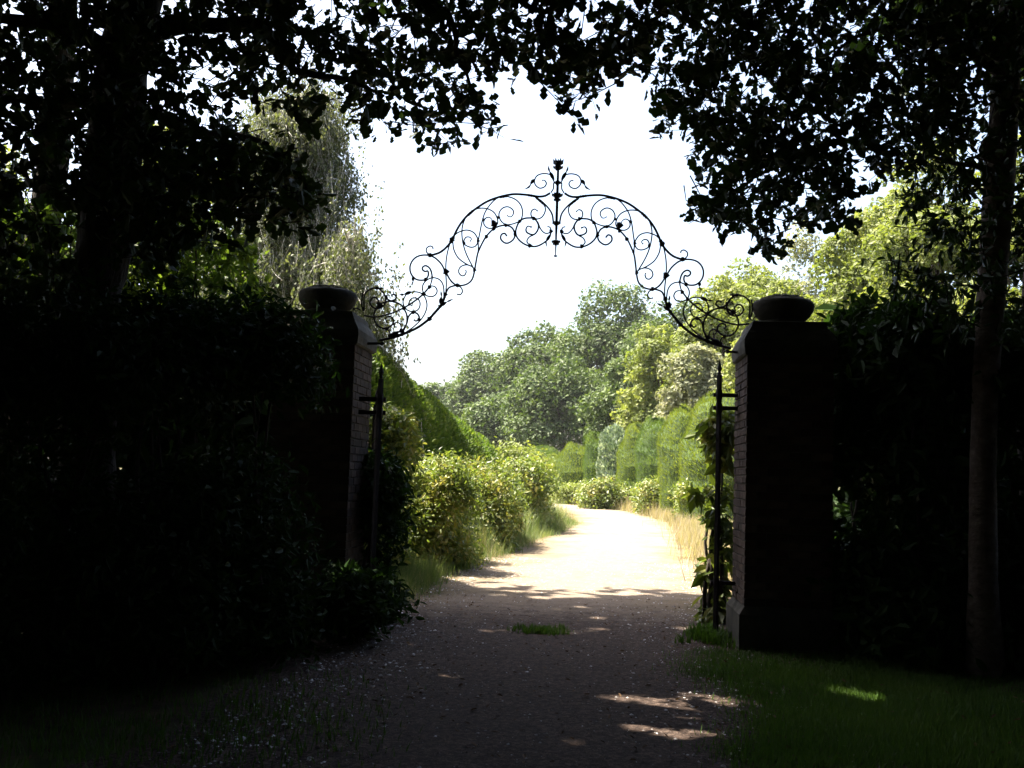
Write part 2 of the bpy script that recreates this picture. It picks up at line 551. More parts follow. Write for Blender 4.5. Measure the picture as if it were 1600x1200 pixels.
a_.data.foreach_set('value', np.interp(V[:, 1], [8.5, 10.5, 13.2], [.72, .55, .1]).astype(np.float32))  # near stretch painted darker for the shade of the trees
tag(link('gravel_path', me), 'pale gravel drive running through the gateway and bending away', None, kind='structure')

# loose stones on the near drive
n = 32000
yy = rng.uniform(4.2, 19, n) ** 1.0
xx = path_centre(yy) + (HALF(yy) + 0.25) * (rng.uniform(-1, 1, n) * 0.9 + rng.normal(size=n) * 0.04)
oc = np.array([(1, 0, 0), (0, 1, 0), (-1, 0, 0), (0, -1, 0), (0, 0, .7), (0, 0, -.5)], float)
of = np.array([(0, 1, 4), (1, 2, 4), (2, 3, 4), (3, 0, 4)])
s = rng.gamma(2.4, 0.0036, n).clip(0.003, 0.02)
a = rng.uniform(0, 2 * pi, n)
ca, sa = np.cos(a), np.sin(a)
sx, sy = s * rng.uniform(.7, 1.3, n), s * rng.uniform(.7, 1.3, n)
lx = oc[None, :, 0] * sx[:, None] * (1 + rng.normal(size=(n, 6)) * .15)
ly = oc[None, :, 1] * sy[:, None] * (1 + rng.normal(size=(n, 6)) * .15)
zz = 0.012 + oc[None, :, 2] * s[:, None] * rng.uniform(0.5, 1.1, (n, 1))
V = np.stack([xx[:, None] + lx * ca[:, None] - ly * sa[:, None], yy[:, None] + lx * sa[:, None] + ly * ca[:, None], zz], -1).reshape(-1, 3)
Fp = (of[None] + (np.arange(n) * 6)[:, None, None]).reshape(-1, 3)
tag(link('gravel', mesh_np('gravel', V, [Fp], ['pebble'])), 'loose pale and brown pebbles lying on the shaded drive', 'gravel', kind='stuff')


def scatter_flat(n, region, r=rng):
    out = []
    while len(out) < n:
        p = region(r)
        if p is not None:
            out.append(p)
    return np.array(out)


# fallen leaves on the shaded ground
n = 1500
yy = rng.uniform(4, 13, n)
xx = path_centre(yy) + rng.normal(size=n) * 2.6
pos = np.column_stack([xx, yy, np.full(n, 0.02) + rng.uniform(0, .02, n) + np.clip((np.abs(xx - path_centre(yy)) - 2.2) * 0.03, 0, .05)])
nr = unit(np.column_stack([rng.normal(size=(n, 2)) * 0.35, np.ones(n)]))
V, Fp = leaves(pos, np.cross(nr, rdir(n)), nr, rng.uniform(.025, .055, n), 'oval')
tag(link('fallen_leaves', mesh_np('fallen_leaves', V, [Fp], ['brown_leaf'])), 'dry brown fallen leaves scattered over the shaded gravel', 'fallen leaves', kind='stuff')


# ------------------------------------------------------------------ the gateway
PHI = radians(-4.5)
GU = np.array([cos(PHI), sin(PHI), 0])
GN = np.array([-sin(PHI), cos(PHI), 0])       # away from the viewer
GO = at(868, 400, 10.12)
GO[2] = 0


def px_uv(x, y):
    d = ray(x, y)
    t = ((GO - _C) @ GN) / (d @ GN)
    P = _C + d * t
    return (P - GO) @ GU, P[2]


def gw(u, n_, z):
    return GO + GU * u + GN * n_ + np.array([0, 0, z])


SHEAR = 0.0                                   # the overthrow sits a little higher on the far pier
GROT = Matrix.Rotation(PHI, 4, 'Z')

PIER = 0.80
PLATE = []


def make_pier(side, label, u_in, ztop, seed):
    """brick pier: plinth, courses of bricks, moulded stone cap"""
    r = np.random.default_rng(seed)
    uc = u_in + side * PIER / 2
    root = thing('gate_pier', label, 'gate pier', gw(uc, 0, 0), 'brick piers of the gateway')
    root.rotation_euler = (0, 0, PHI)
    h = PIER / 2
    zb, zt = 0.40, ztop - 0.345
    # mortar core
    mb = MB()
    mb.add(*box_vf((0, 0, (zb + zt) / 2), (h - 0.012, h - 0.012, (zt - zb) / 2)))
    link('mortar_core', mb.mesh('mortar_core', ['mortar']), root)
    # plinth with a chamfered top
    b = h + 0.05
    pr = [(b, -0.05), (b, zb - 0.07), (h + 0.004, zb), ]
    V = []
    for rr_, z in [(b, -0.05), (b, zb - 0.07), (h - 0.002, zb)]:
        V += [(-rr_, -rr_, z), (rr_, -rr_, z), (rr_, rr_, z), (-rr_, rr_, z)]
    Fq = [(i * 4 + j, i * 4 + (j + 1) % 4, i * 4 + 4 + (j + 1) % 4, i * 4 + 4 + j) for i in range(2) for j in range(4)] + [(8, 9, 10, 11)]
    o = link('plinth', mesh_np('plinth', V, [np.array(Fq)], ['stone']), root)
    # courses
    ch = 0.075
    nc = int(round((zt - zb) / ch))
    ch = (zt - zb) / nc
    bh = ch - 0.010
    meshes = {}
    def brick_mesh(lx, ly):
        key = (round(lx, 3), round(ly, 3), int(r.integers(3)))
        if key not in meshes:
            bm_v, bm_f = box_vf((0, 0, 0), (lx / 2, ly / 2, bh / 2))
            # worn arrises: chamfered by an extra inset ring
            import bmesh
            bm = bmesh.new()
            vs = [bm.verts.new(v + r.normal(size=3) * 0.0012) for v in bm_v]
            for f in bm_f:
                bm.faces.new([vs[k] for k in f])
            bmesh.ops.bevel(bm, geom=list(bm.edges), offset=0.004, segments=1, affect='EDGES')
            me = bpy.data.meshes.new('brick')
            bm.to_mesh(me)
            bm.free()
            me.materials.append(MAT['brick'])
            me.polygons.foreach_set('use_smooth', np.zeros(len(me.polygons), dtype=bool))
            meshes[key] = me
        return meshes[key]
    rest = MB()
    for c in range(nc):
        z = zb + ch * (c + 0.5)
        t = 0.1025
        # front/back rows run full width on even courses, side rows on odd ones
        full = c % 2 == 0
        for face in range(4):
            runx = face in (0, 2)
            L = PIER if (runx == full) else PIER - 2 * t - 0.0
            nb = 4 if (runx == full) else 3
            bl = (L - (0.010 * (nb - 1) if (runx == full) else 0.010 * (nb + 1))) / nb
            start = -L / 2 + (0 if (runx == full) else 0.010)
            for k in range(nb):
                s_ = start + k * (bl + 0.010) + bl / 2
                e = h - t / 2 + r.normal() * 0.0015
                seen = (face == 0) or (face == (1 if side < 0 else 3))
                if runx:
                    p = (s_, -e if face == 0 else e, z)
                    dim = (bl, t)
                else:
                    p = (e if face == 1 else -e, s_, z)
                    dim = (t, bl)
                if seen:
                    o = link('brick', brick_mesh(*dim), root, p)
                    o.rotation_euler = (r.normal() * .004, r.normal() * .004, r.normal() * .004)
                else:
                    rest.add(*box_vf(p, (dim[0] / 2, dim[1] / 2, bh / 2)))
    tag(link('brickwork', rest.mesh('brickwork', ['brick']), root), kind='stuff')
    # cap: necking, overhang, hollow slope, flat top
    prof = [(h - 0.03, zt - 0.002), (h + 0.012, zt + 0.004), (h + 0.028, zt + 0.02), (h + 0.035, zt + 0.09), (h + 0.03, zt + 0.15), (h - 0.005, zt + 0.22), (h - 0.04, zt + 0.275), (h - 0.058, zt + 0.33), (h - 0.066, zt + 0.34), (0.001, zt + 0.345)]
    V = []
    for rr_, z in prof:
        for ax, ay in ((-1, -1), (0, -1), (1, -1), (1, 0), (1, 1), (0, 1), (-1, 1), (-1, 0)):
            V.append((ax * rr_ + r.normal() * .003, ay * rr_ + r.normal() * .003, z))
    Fq = [(i * 8 + j, i * 8 + (j + 1) % 8, i * 8 + 8 + (j + 1) % 8, i * 8 + 8 + j) for i in range(len(prof) - 1) for j in range(8)]
    link('cap', mesh_np('cap', V, [np.array(Fq)], ['stone']), root)
    # urn on the cap: a thing of its own
    return gw(uc, 0, zt + 0.342)




def px_uv_off(x, y, off):
    """same as px_uv on a plane set off metres behind the gateway's own"""
    d = ray(x, y)
    t = ((GO + GN * off - _C) @ GN) / (d @ GN)
    P = _C + d * t
    return (P - GO) @ GU, P[2]


# the rear inner corners of the piers bound the opening in view
IN_L = px_uv_off(582, 560, PIER / 2)[0]
IN_R = px_uv_off(1149, 560, PIER / 2)[0]
PIER_R = px_uv_off(1299, 600, -PIER / 2)[0] - IN_R
print('pier', IN_L, IN_R, PIER_R, px_uv_off(1163, 600, -PIER / 2))
ptr = px_uv_off(1220, 504, -PIER / 4)[1]
ptl = ptr + 0.01
urnL = make_pier(-1, 'brick pier half buried in dark shrubs, its stone cap carrying an urn against the birch', IN_L, ptl, 3)
urnR = make_pier(1, 'tall brick pier standing clear beside the shaded grass, with a faint sun streak', IN_R, ptr, 4)


def make_urn(loc, label, s=1.0):
    root = thing('stone_urn', label, 'urn', loc, 'stone urns on the piers')
    prof = [(0.001, 0.0), (0.20, 0.0), (0.215, 0.02), (0.21, 0.035), (0.185, 0.05)]
    link('foot', MB().add(*lathe(np.array(prof) * s, seg=28)).mesh('foot', ['stone'], smooth=True), root)
    prof = [(0.185, 0.045), (0.225, 0.06), (0.262, 0.095), (0.288, 0.14), (0.298, 0.185), (0.294, 0.215), (0.275, 0.238), (0.25, 0.248), (0.24, 0.235)]
    V, Fq = lathe(np.array(prof) * s, seg=36)
    V = V + np.random.default_rng(8).normal(size=V.shape) * 0.0022
    link('bowl', MB().add(V, Fq).mesh('bowl', ['stone'], smooth=True), root)
    prof = [(0.243, 0.238), (0.20, 0.272), (0.12, 0.295), (0.001, 0.303)]
    V, Fq = lathe(np.array(prof) * s, seg=28)
    V = V + np.random.default_rng(9).normal(size=V.shape) * 0.006
    link('soil', MB().add(V, Fq).mesh('soil', ['ground'], smooth=False), root)


make_urn(urnL, 'shallow round stone urn on the overgrown pier, beneath the birch foliage')
make_urn(urnR, 'shallow round stone urn on the clear pier, in front of the pale green trees')

# ------------------------------------------------------------------ wrought-iron overthrow
A_ = lambda *p: [px_uv(540 + x / 6, 360 + y / 6) for x, y in p]
B_ = lambda *p: [px_uv(680 + x / 6, 240 + y / 6) for x, y in p]


def Rr(*p):
    out = []
    for x, y in p:
        u, v = px_uv(1010 + x / 6, 360 + y / 6)
        out.append((-u, v - 2 * SHEAR * u))
    return out


T1, T2, T3 = 0.0120, 0.0092, 0.0072
CURVES = [  # (kind, radius, points in the gate's own plane, sheared) for one half
    ('rail', T1, B_((1078, 372), (1030, 398), (980, 405), (930, 400), (870, 390), (760, 382), (680, 390), (580, 415), (480, 455), (380, 520), (300, 585), (235, 665), (190, 745), (155, 820), (100, 885), (50, 925), (0, 945)) + A_((795, 235))),
    ('scroll', T2, A_((795, 235), (735, 232), (680, 243), (635, 275), (608, 325), (606, 380), (625, 425), (660, 458), (705, 468), (750, 460), (775, 425), (772, 383), (745, 386), (722, 368), (724, 345), (750, 332), (782, 348), (803, 385), (812, 445), (800, 500), (785, 530))),
    ('scroll', T3, A_((820, 175), (815, 155), (790, 147), (762, 165), (757, 195), (775, 222), (800, 235))),
    ('leaf_tail', T3, A_((625, 440), (634, 478), (610, 518))),
    ('rail', T2, A_((795, 235), (845, 262), (895, 312), (925, 365), (945, 400), (975, 455), (1010, 495), (1052, 515), (1110, 512), (1160, 488)) + B_((350, 1168), (368, 1100), (383, 1010), (400, 930), (430, 860), (475, 780), (540, 710), (600, 680), (665, 672), (720, 695), (745, 750), (735, 800), (690, 835), (650, 835), (615, 800), (620, 760), (650, 747), (672, 772))),
    ('scroll', T3, B_((372, 1090), (395, 960), (405, 900), (405, 820), (420, 740), (440, 640), (465, 560), (500, 500), (560, 435), (620, 405), (680, 405), (750, 430), (800, 480), (820, 550), (805, 620), (760, 650), (690, 668), (640, 655), (605, 610), (600, 560), (630, 515), (680, 500), (725, 525), (735, 560), (715, 592), (690, 592), (675, 580))),
    ('scroll', T3, A_((940, 590), (945, 500), (940, 400), (942, 300), (955, 210), (980, 120)) + B_((160, 800), (195, 755), (240, 730), (300, 718), (360, 740), (395, 790), (400, 830), (375, 870), (330, 878), (280, 855), (270, 820), (290, 785), (325, 785), (340, 805), (325, 825))),
    ('scroll', T3, B_((165, 830), (175, 900), (210, 970), (260, 1015), (310, 1045), (345, 1060), (368, 1092))),
    ('scroll', T3, B_((330, 1052), (300, 1043), (262, 1048), (230, 1070), (220, 1110), (245, 1143), (275, 1140), (290, 1110), (285, 1090))),
    ('scroll', T3, B_((370, 1095), (300, 960), (265, 860), (250, 760), (255, 680), (280, 610), (320, 555), (380, 520), (440, 510), (500, 520), (550, 550), (580, 600), (585, 650), (560, 685), (520, 700), (480, 690), (455, 655), (465, 612), (500, 595), (530, 615), (540, 650))),
    ('scroll', T2, B_((1088, 730), (1070, 790), (1030, 830), (960, 868), (890, 870), (820, 840), (770, 790), (755, 740), (765, 690), (790, 640), (830, 612), (880, 605), (930, 612), (965, 660), (965, 710), (935, 755), (900, 760), (860, 740), (852, 710), (870, 682), (905, 692))),
    ('scroll', T3, B_((920, 765), (880, 785), (860, 825), (888, 862))),
    ('scroll', T2, B_((1108, 645), (1096, 570), (1060, 510), (1000, 450), (935, 402))),
    ('scroll', T3, B_((990, 445), (1030, 500), (1028, 550), (1000, 595), (960, 612), (920, 605), (898, 575), (905, 535), (935, 520), (960, 540))),
    ('scroll', T3, B_((920, 607), (960, 640), (985, 700), (1020, 740), (1060, 745), (1085, 720), (1075, 690), (1052, 682))),
    ('leaf_tail', T3, B_((1075, 760), (1050, 810), (1040, 840), (1050, 885))),
    ('scroll', T3, B_((1112, 262), (1100, 235), (1080, 200), (1020, 188), (960, 205), (932, 250), (940, 295), (980, 325), (1025, 312), (1042, 280), (1025, 252), (1002, 252))),
    ('leaf_tail', T2, B_((935, 240), (905, 270), (880, 312), (830, 338))),
    ('leaf_tail', T2, B_((1115, 250), (1085, 190), (1066, 150), (1060, 108))),
    ('scroll', T3, B_((1085, 365), (1108, 325), (1110, 280), (1120, 262))),
    ('rail', T1 * 1.15, A_((318, 1032), (440, 1005), (560, 965), (680, 910), (780, 835), (830, 780), (880, 725), (915, 665), (940, 588))),
    ('scroll', T2, A_((925, 640), (960, 550), (1000, 525), (1050, 515))),
    ('scroll', T3, A_((1050, 515), (1085, 540), (1095, 575), (1075, 602), (1045, 598))),
    ('scroll', T3, A_((922, 640), (918, 530), (890, 470), (840, 445), (790, 450), (745, 480), (722, 520), (722, 560), (740, 600), (790, 620), (835, 610), (858, 570), (840, 530), (800, 520), (785, 532))),
    ('scroll', T3, A_((550, 965), (640, 900), (710, 830), (750, 760), (762, 690), (740, 620), (700, 585), (640, 575), (580, 590), (545, 640), (540, 690), (570, 740), (630, 762), (680, 740), (698, 690), (680, 645), (635, 632), (600, 655), (598, 690), (625, 708))),
    ('leaf_tail', T2, A_((620, 577), (550, 600), (500, 603))),
    ('rail', T2, A_((170, 798), (260, 812), (340, 803), (440, 775), (530, 735), (600, 695), (680, 640), (735, 590), (785, 532))),
    ('scroll', T2, A_((530, 945), (570, 880), (575, 800), (550, 740), (520, 700), (470, 675), (410, 665), (350, 680), (300, 715), (270, 770), (268, 830), (300, 890), (350, 918), (400, 912), (440, 880), (448, 840), (420, 808), (385, 812), (375, 835), (388, 855))),
    ('scroll', T3, A_((445, 880), (480, 862), (512, 880), (525, 935))),
    ('leaf_tail', T3, A_((448, 870), (458, 892), (472, 912))),
    ('scroll', T3, A_((385, 925), (415, 955), (405, 1000))),
    ('scroll', T2, A_((535, 960), (575, 870), (590, 810), (630, 770), (670, 780), (690, 810), (688, 835), (660, 850), (640, 838))),
    ('leaf_tail', T2, A_((885, 690), (898, 620), (892, 560))),
    ('leaf_tail', T2, A_((885, 710), (950, 670), (1015, 640))),
    ('leaf_tail', T2 * 1.5, A_((405, 1005), (470, 965), (530, 935), (550, 965))),
    ('scroll', T2, Rr((962, 820), (968, 740), (965, 670), (920, 625), (850, 605), (790, 640), (755, 700), (765, 765), (820, 803), (880, 790), (908, 745), (890, 705), (850, 698), (825, 730), (840, 755))),
    ('leaf_tail', T2, Rr((870, 607), (820, 606), (778, 603))),
    ('scroll', T2, Rr((752, 670), (740, 705), (700, 722), (660, 705), (655, 675), (680, 660), (705, 672))),
    ('scroll', T2, Rr((985, 650), (992, 720), (988, 780), (968, 830))),
    ('scroll', T3, Rr((1000, 825), (1035, 806), (1070, 812), (1060, 825))),
]
ROS = [  # rosettes, collars and knots: (u, v, radius)
    (A_((795, 232)), .026), (A_((940, 385)), .034), (A_((1052, 515)), .024), (A_((752, 461)), .022), (A_((812, 440)), .015), (A_((785, 532)), .022), (A_((733, 597)), .022), (A_((548, 728)), .022),
    (A_((635, 768)), .022), (A_((688, 835)), .02), (A_((385, 924)), .019), (A_((450, 876)), .017), (A_((785, 832)), .026), (A_((883, 715)), .022), (A_((935, 600)), .024), (A_((320, 700)), .032), (A_((525, 940)), .026), (A_((595, 695)), .016),
    (B_((155, 810)), .030), (B_((595, 598)), .017), (B_((792, 635)), .020), (B_((745, 755)), .016), (B_((888, 862)), .024), (B_((925, 607)), .022), (B_((1085, 728)), .022), (B_((478, 780)), .022), (B_((452, 620)), .018), (B_((402, 818)), .018),
    (B_((270, 838)), .017), (B_((412, 895)), .014), (B_((550, 655)), .036), (B_((548, 705)), .022), (B_((665, 672)), .02), (B_((368, 1092)), .02),
]
SLEEVE = [  # flat collars that wrap two bars, along a rail: (from, to, radius)
    (B_((300, 585), (360, 530)), .017), (B_((600, 410), (680, 396)), .016), (B_((865, 388), (940, 400)), .016), (B_((140, 840), (175, 775)), .022), (B_((940, 410), (1020, 478)), .012), (A_((430, 1008), (550, 968)), .02), (A_((780, 835), (885, 715)), .015), (A_((915, 660), (942, 590)), .015),
]
arch = thing('iron_overthrow', 'wrought-iron arch of scrolls spanning between the two brick piers', 'iron arch', gw(0, 0, 0))
arch.rotation_euler = (0, 0, PHI)


def place_uv(uv, side):
    """left half as surveyed, right half mirrored; the whole frame follows the slight tilt"""
    u, v = uv
    v0 = v - SHEAR * u
    return np.array([u if side < 0 else -u, 0.0, v0 + SHEAR * (u if side < 0 else -u)])


def blob(c, r_, r=rng):
    th = np.linspace(0, pi, 6)
    prof = np.column_stack([np.sin(th) * r_, -np.cos(th) * r_])
    prof[0, 0] = prof[-1, 0] = 0.0005
    V, Fq = lathe(prof, seg=8)
    V = V[:, [0, 2, 1]] * np.array([1, 0.7, 1])
    lob = 1 + 0.22 * np.cos(np.arctan2(V[:, 2], V[:, 0]) * 5)
    V = V * lob[:, None] * (1 + r.normal(size=V.shape) * 0.05)
    return V + np.asarray(c), Fq


for side in (-1, 1):
    cnt = 0
    for ci, (kind, rad, pts) in enumerate(CURVES):
        P3 = catmull([place_uv(p, side) for p in pts], 5)
        L = len(P3)
        P3[:, 1] += (ci % 5 - 2) * 0.003
        if kind == 'leaf_tail':
            x = np.linspace(0, 1, L)
            R_ = rad * (0.5 + 1.9 * np.abs(np.sin(x * pi * 2.0)) * (1 - x * 0.6)) * (1 - x ** 3 * 0.8)
        elif kind == 'rail':
            R_ = np.full(L, rad)
        else:
            x = np.linspace(0, 1, L)
            R_ = rad * np.where(x > 0.85, 1 - (x - 0.85) / 0.15 * 0.35, 1)
            R_[-2:] = rad * 1.15
        link(kind, MB().add(*tube(P3, R_, 7)).mesh(kind, ['iron'], smooth=True), arch)
    for uv, r_ in ROS:
        p = place_uv(uv[0], side)
        link('rosette', MB().add(*blob(p, r_)).mesh('rosette', ['iron']), arch)
    for uv, r_ in SLEEVE:
        a, b = place_uv(uv[0], side), place_uv(uv[1], side)
        x = np.linspace(0, 1, 7)[:, None]
        V, Fq = tube(a + (b - a) * x, r_ * np.array([.5, 1, .75, 1, .75, 1, .5]), 8)
        link('collar', MB().add(V, Fq).mesh('collar', ['iron']), arch)
    # foot bracket running to the pier, with a ball end
    a = place_uv(A_((300, 1040))[0], side)
    b = place_uv(A_((345, 1060))[0], side)
    u_face = IN_L if side < 0 else IN_R
    mb = MB()
    tip = np.array([u_face - 0.03 * -side * -1, 0, b[2] - 0.005])
    mb.add(*tube([tip, (tip + b) / 2, b], [.014, .014, .012], 6))
    mb.add(*blob(b, .022))
    link('bracket', mb.mesh('bracket', ['iron']), arch)

# centre rod, knots and the finial
cx = lambda y: px_uv(680 + 1140 / 6 - (y - 150) * 27 / 800 / 6, 240 + y / 6)
CEN = lambda y: np.array([0.0, 0.0, px_uv(868, 240 + y / 6)[1]])
link('centre_rod', MB().add(*tube([CEN(150), CEN(400), CEN(660), CEN(960)], [.012, .014, .014, .005], 8)).mesh('centre_rod', ['iron'], smooth=True), arch)


def leafy_knot(c, r_, h_, n_, name, point=0.0):
    """ring of pointed iron leaves round the rod"""
    mb = MB()
    mb.add(*blob(c, r_ * 0.62))
    for q in range(n_):
        a = 2 * pi * q / n_
        d = np.array([cos(a), sin(a), 0])
        t_ = np.array([-sin(a), cos(a), 0])
        p0 = c + np.array([0, 0, -h_ * 0.7])
        p1 = c + d * r_ * 0.75 + np.array([0, 0, -h_ * .1])
        p2 = c + d * r_ + np.array([0, 0, h_ * (0.5 + point)])
        w_ = r_ * 0.38
        V = np.array([p0, p1 - t_ * w_, p1 + t_ * w_, p2, c + d * r_ * 0.45 + np.array([0, 0, h_ * .4]), p1 * 0.98 + c * 0.02 + d * .012])
        mb.add(V, [(0, 2, 5), (0, 5, 1), (1, 5, 3), (5, 2, 3), (1, 3, 4), (2, 4, 3)])
    return link(name, mb.mesh(name, ['iron']), arch)


leafy_knot(CEN(275), .040, .035, 6, 'knot')
leafy_knot(CEN(395), .058, .05, 6, 'knot')
leafy_knot(CEN(430), .035, -.035, 6, 'knot')
leafy_knot(CEN(655), .042, .04, 6, 'knot')
leafy_knot(CEN(830), .045, .040, 6, 'knot')
leafy_knot(CEN(845), .030, -.03, 6, 'knot')
leafy_knot(CEN(960), .015, .02, 5, 'pendant')
leafy_knot(CEN(135), .052, .034, 6, 'finial', .2)
leafy_knot(CEN(92), .054, .05, 6, 'finial', .5)
link('finial_tip', MB().add(*tube([CEN(110), CEN(75), CEN(48)], [.022, .016, .002], 6)).mesh('finial_tip', ['iron']), arch)


# ------------------------------------------------------------------ the two open gate leaves
def make_gate(hx, label, dirv, z_top, side):
    """hx: hinge foot (x, y); the leaf stands open, running away from the hinge along dirv"""
    root = thing('iron_gate', label, 'gate', (hx[0], hx[1], 0), 'open iron gate leaves')
    d = np.array([dirv[0], dirv[1], 0]) / np.hypot(*dirv)
    W_ = 1.62
    z0 = 0.06
    def sq(a, b, h, name, parent=root):
        V, Fq = tube([a, (np.array(a) + np.array(b)) / 2, b], [h, h, h], 4)
        return link(name, MB().add(V, Fq).mesh(name, ['iron']), parent)
    lean = np.array([-0.02, 0, 0]) if side > 0 else np.array([0.03, 0, 0])
    st = sq((0, 0, z0), tuple(np.array([0, 0, z_top])), .026, 'stile')
    link('spear', MB().add(*lathe([(.004, 0), (.022, .012), (.012, .03), (.026, .06), (.014, .10), (.001, .16)], (0, 0, z_top), 8)).mesh('spear', ['iron']), st)
    e = d * W_
    sq(e + (0, 0, z0), e + (0, 0, z_top - .15), .024, 'stile')
    for z in (z0 + .12, 1.0, 1.12, z_top - .34, z_top - .22):
        sq(np.array([0, 0, z]), e + (0, 0, z), .014, 'rail')
    for q in range(1, 12):
        p = d * W_ * q / 12
        b = sq(p + (0, 0, z0 + .1), p + (0, 0, z_top - .12), .0095, 'bar')
        V, Fq = lathe([(.004, 0), (.018, .012), (.008, .025), (.016, .05), (.001, .11)], tuple(p + (0, 0, z_top - .12)), 6)
        link('spear', MB().add(V, Fq).mesh('spear', ['iron']), b)
    # scrolled panel under the top rail and a lock plate
    for q in range(5):
        c = d * W_ * (q + .5) / 5 + np.array([0, 0, 1.06])
        th = np.linspace(0, 2 * pi, 17)
        P_ = c + d * np.cos(th)[:, None] * .05 + np.array([0, 0, 1]) * np.sin(th)[:, None] * .05
        link('ring', MB().add(*tube(P_, np.full(17, .006), 5)).mesh('ring', ['iron'], smooth=True), root)
    # hinge straps back to the pier
    for z, l_ in ((z_top - .20, .22), (z_top - .33, .22), (0.55, .22)):
        a = np.array([0, -0.0, z])
        V, Fq = box_vf((side * l_ / 2 - side * .035, .02, z), (l_ / 2 + .02, .012, .02))
        link('hinge_strap', MB().add(V, Fq).add(*lathe([(.001, -.05), (.03, -.05), (.034, 0), (.03, .05), (.001, .05)], (0, 0, z), 8)).mesh('hinge_strap', ['iron']), root)
    return root


pr_ = at(1124, 600, 10.15)
zr = at(1126, 567, 10.15)[2] - 0.12
make_gate((pr_[0] - .0, pr_[1]), 'open iron gate seen edge-on beside the clear pier, laurel leaves behind it', (pr_[0] + .0, pr_[1]), zr, 1)
pl_ = at(595, 600, 9.85)
zl = at(595, 553, 9.85)[2] - 0.24
make_gate((pl_[0], pl_[1]), 'open iron gate seen edge-on beside the overgrown pier, tangled in shrubbery', (pl_[0] - 0.30, pl_[1]), zl, -1)

# ------------------------------------------------------------------ gaps in the roof of leaves, where flecks of sun come through
SUNV = np.array([hv.x, hv.y, hv.z])
rf = np.random.default_rng(900)
FLECK = []
for x, y, k, sp, rad in [(625, 992, 3, 18, .05), (700, 998, 4, 25, .06), (590, 990, 2, 10, .05), (870, 932, 3, 20, .07), (975, 931, 3, 18, .07), (900, 955, 3, 30, .05), (1000, 968, 3, 30, .05), (820, 990, 3, 25, .05), (930, 988, 4, 40, .05), (1050, 985, 3, 30, .05),
                         (700, 1062, 2, 12, .05), (980, 1093, 3, 25, .06), (1010, 1096, 2, 16, .05), (690, 1105, 3, 14, .05), (1070, 1122, 3, 15, .07), (1000, 1135, 3, 25, .06), (1075, 1152, 2, 15, .06), (1130, 1100, 3, 25, .05), (1190, 1102, 3, 20, .05), (1310, 1086, 3, 14, .07), (1368, 1098, 2, 8, .06), (1100, 1092, 2, 10, .05), (930, 1165, 2, 10, .05), (700, 1160, 2, 12, .05)]:
    for q in range(k):
        FLECK.append((ground(x + rf.normal() * sp, y + rf.normal() * 2.5), rad * rf.uniform(.7, 1.4)))
for x, y, D, rad in [(545, 962, 9.2, .10), (520, 965, 9.2, .07), (600, 860, 10.6, .1), (620, 770, 10.8, .12), (600, 940, 9.4, .1), (1100, 700, 11.6, .16), (1112, 760, 11.6, .14), (1105, 860, 11.6, .14), (1115, 925, 11.6, .12), (330, 385, 8.4, .12), (350, 380, 8.4, .12), (385, 410, 8.4, .08)]:
    FLECK.append((at(x, y, D), rad))

for q in range(20):
    FLECK.append((at(rf.uniform(210, 400), rf.uniform(300, 460), rf.uniform(11.3, 13)), rf.uniform(.08, .3)))
for q in range(7):
    FLECK.append((at(rf.uniform(-20, 110), rf.uniform(340, 460), rf.uniform(11.3, 13)), rf.uniform(.08, .25)))
for x, y in [(1035, 1108), (1060, 1112), (990, 1095), (1060, 1152), (700, 1062), (690, 1108), (1325, 1086), (1150, 1101)]:
    FLECK.append((ground(x, y), .13))


# ------------------------------------------------------------------ trees of the near wood
def limb(mb, a, b, r0, r1, sag=0.0, sides=6, r=rng, mi=0):
    a, b = np.asarray(a, float), np.asarray(b, float)
    L = np.linalg.norm(b - a)
    k = 5
    pts = [a + (b - a) * t + (r.normal(size=3) * L * 0.03 if 0 < t < 1 else 0) + np.array([0, 0, sag * 4 * t * (1 - t)]) for t in np.linspace(0, 1, k)]
    return trunk_mb(mb, pts, [r0, (r0 + r1) / 2, r1], sides, 3, .04, mi, r)


def in_poly(x, y, poly):
    c = False
    j = len(poly) - 1
    for i in range(len(poly)):
        xi, yi = poly[i]
        xj, yj = poly[j]
        if (yi > y) != (yj > y) and x < (xj - xi) * (y - yi) / (yj - yi) + xi:
            c = not c
        j = i
    return c


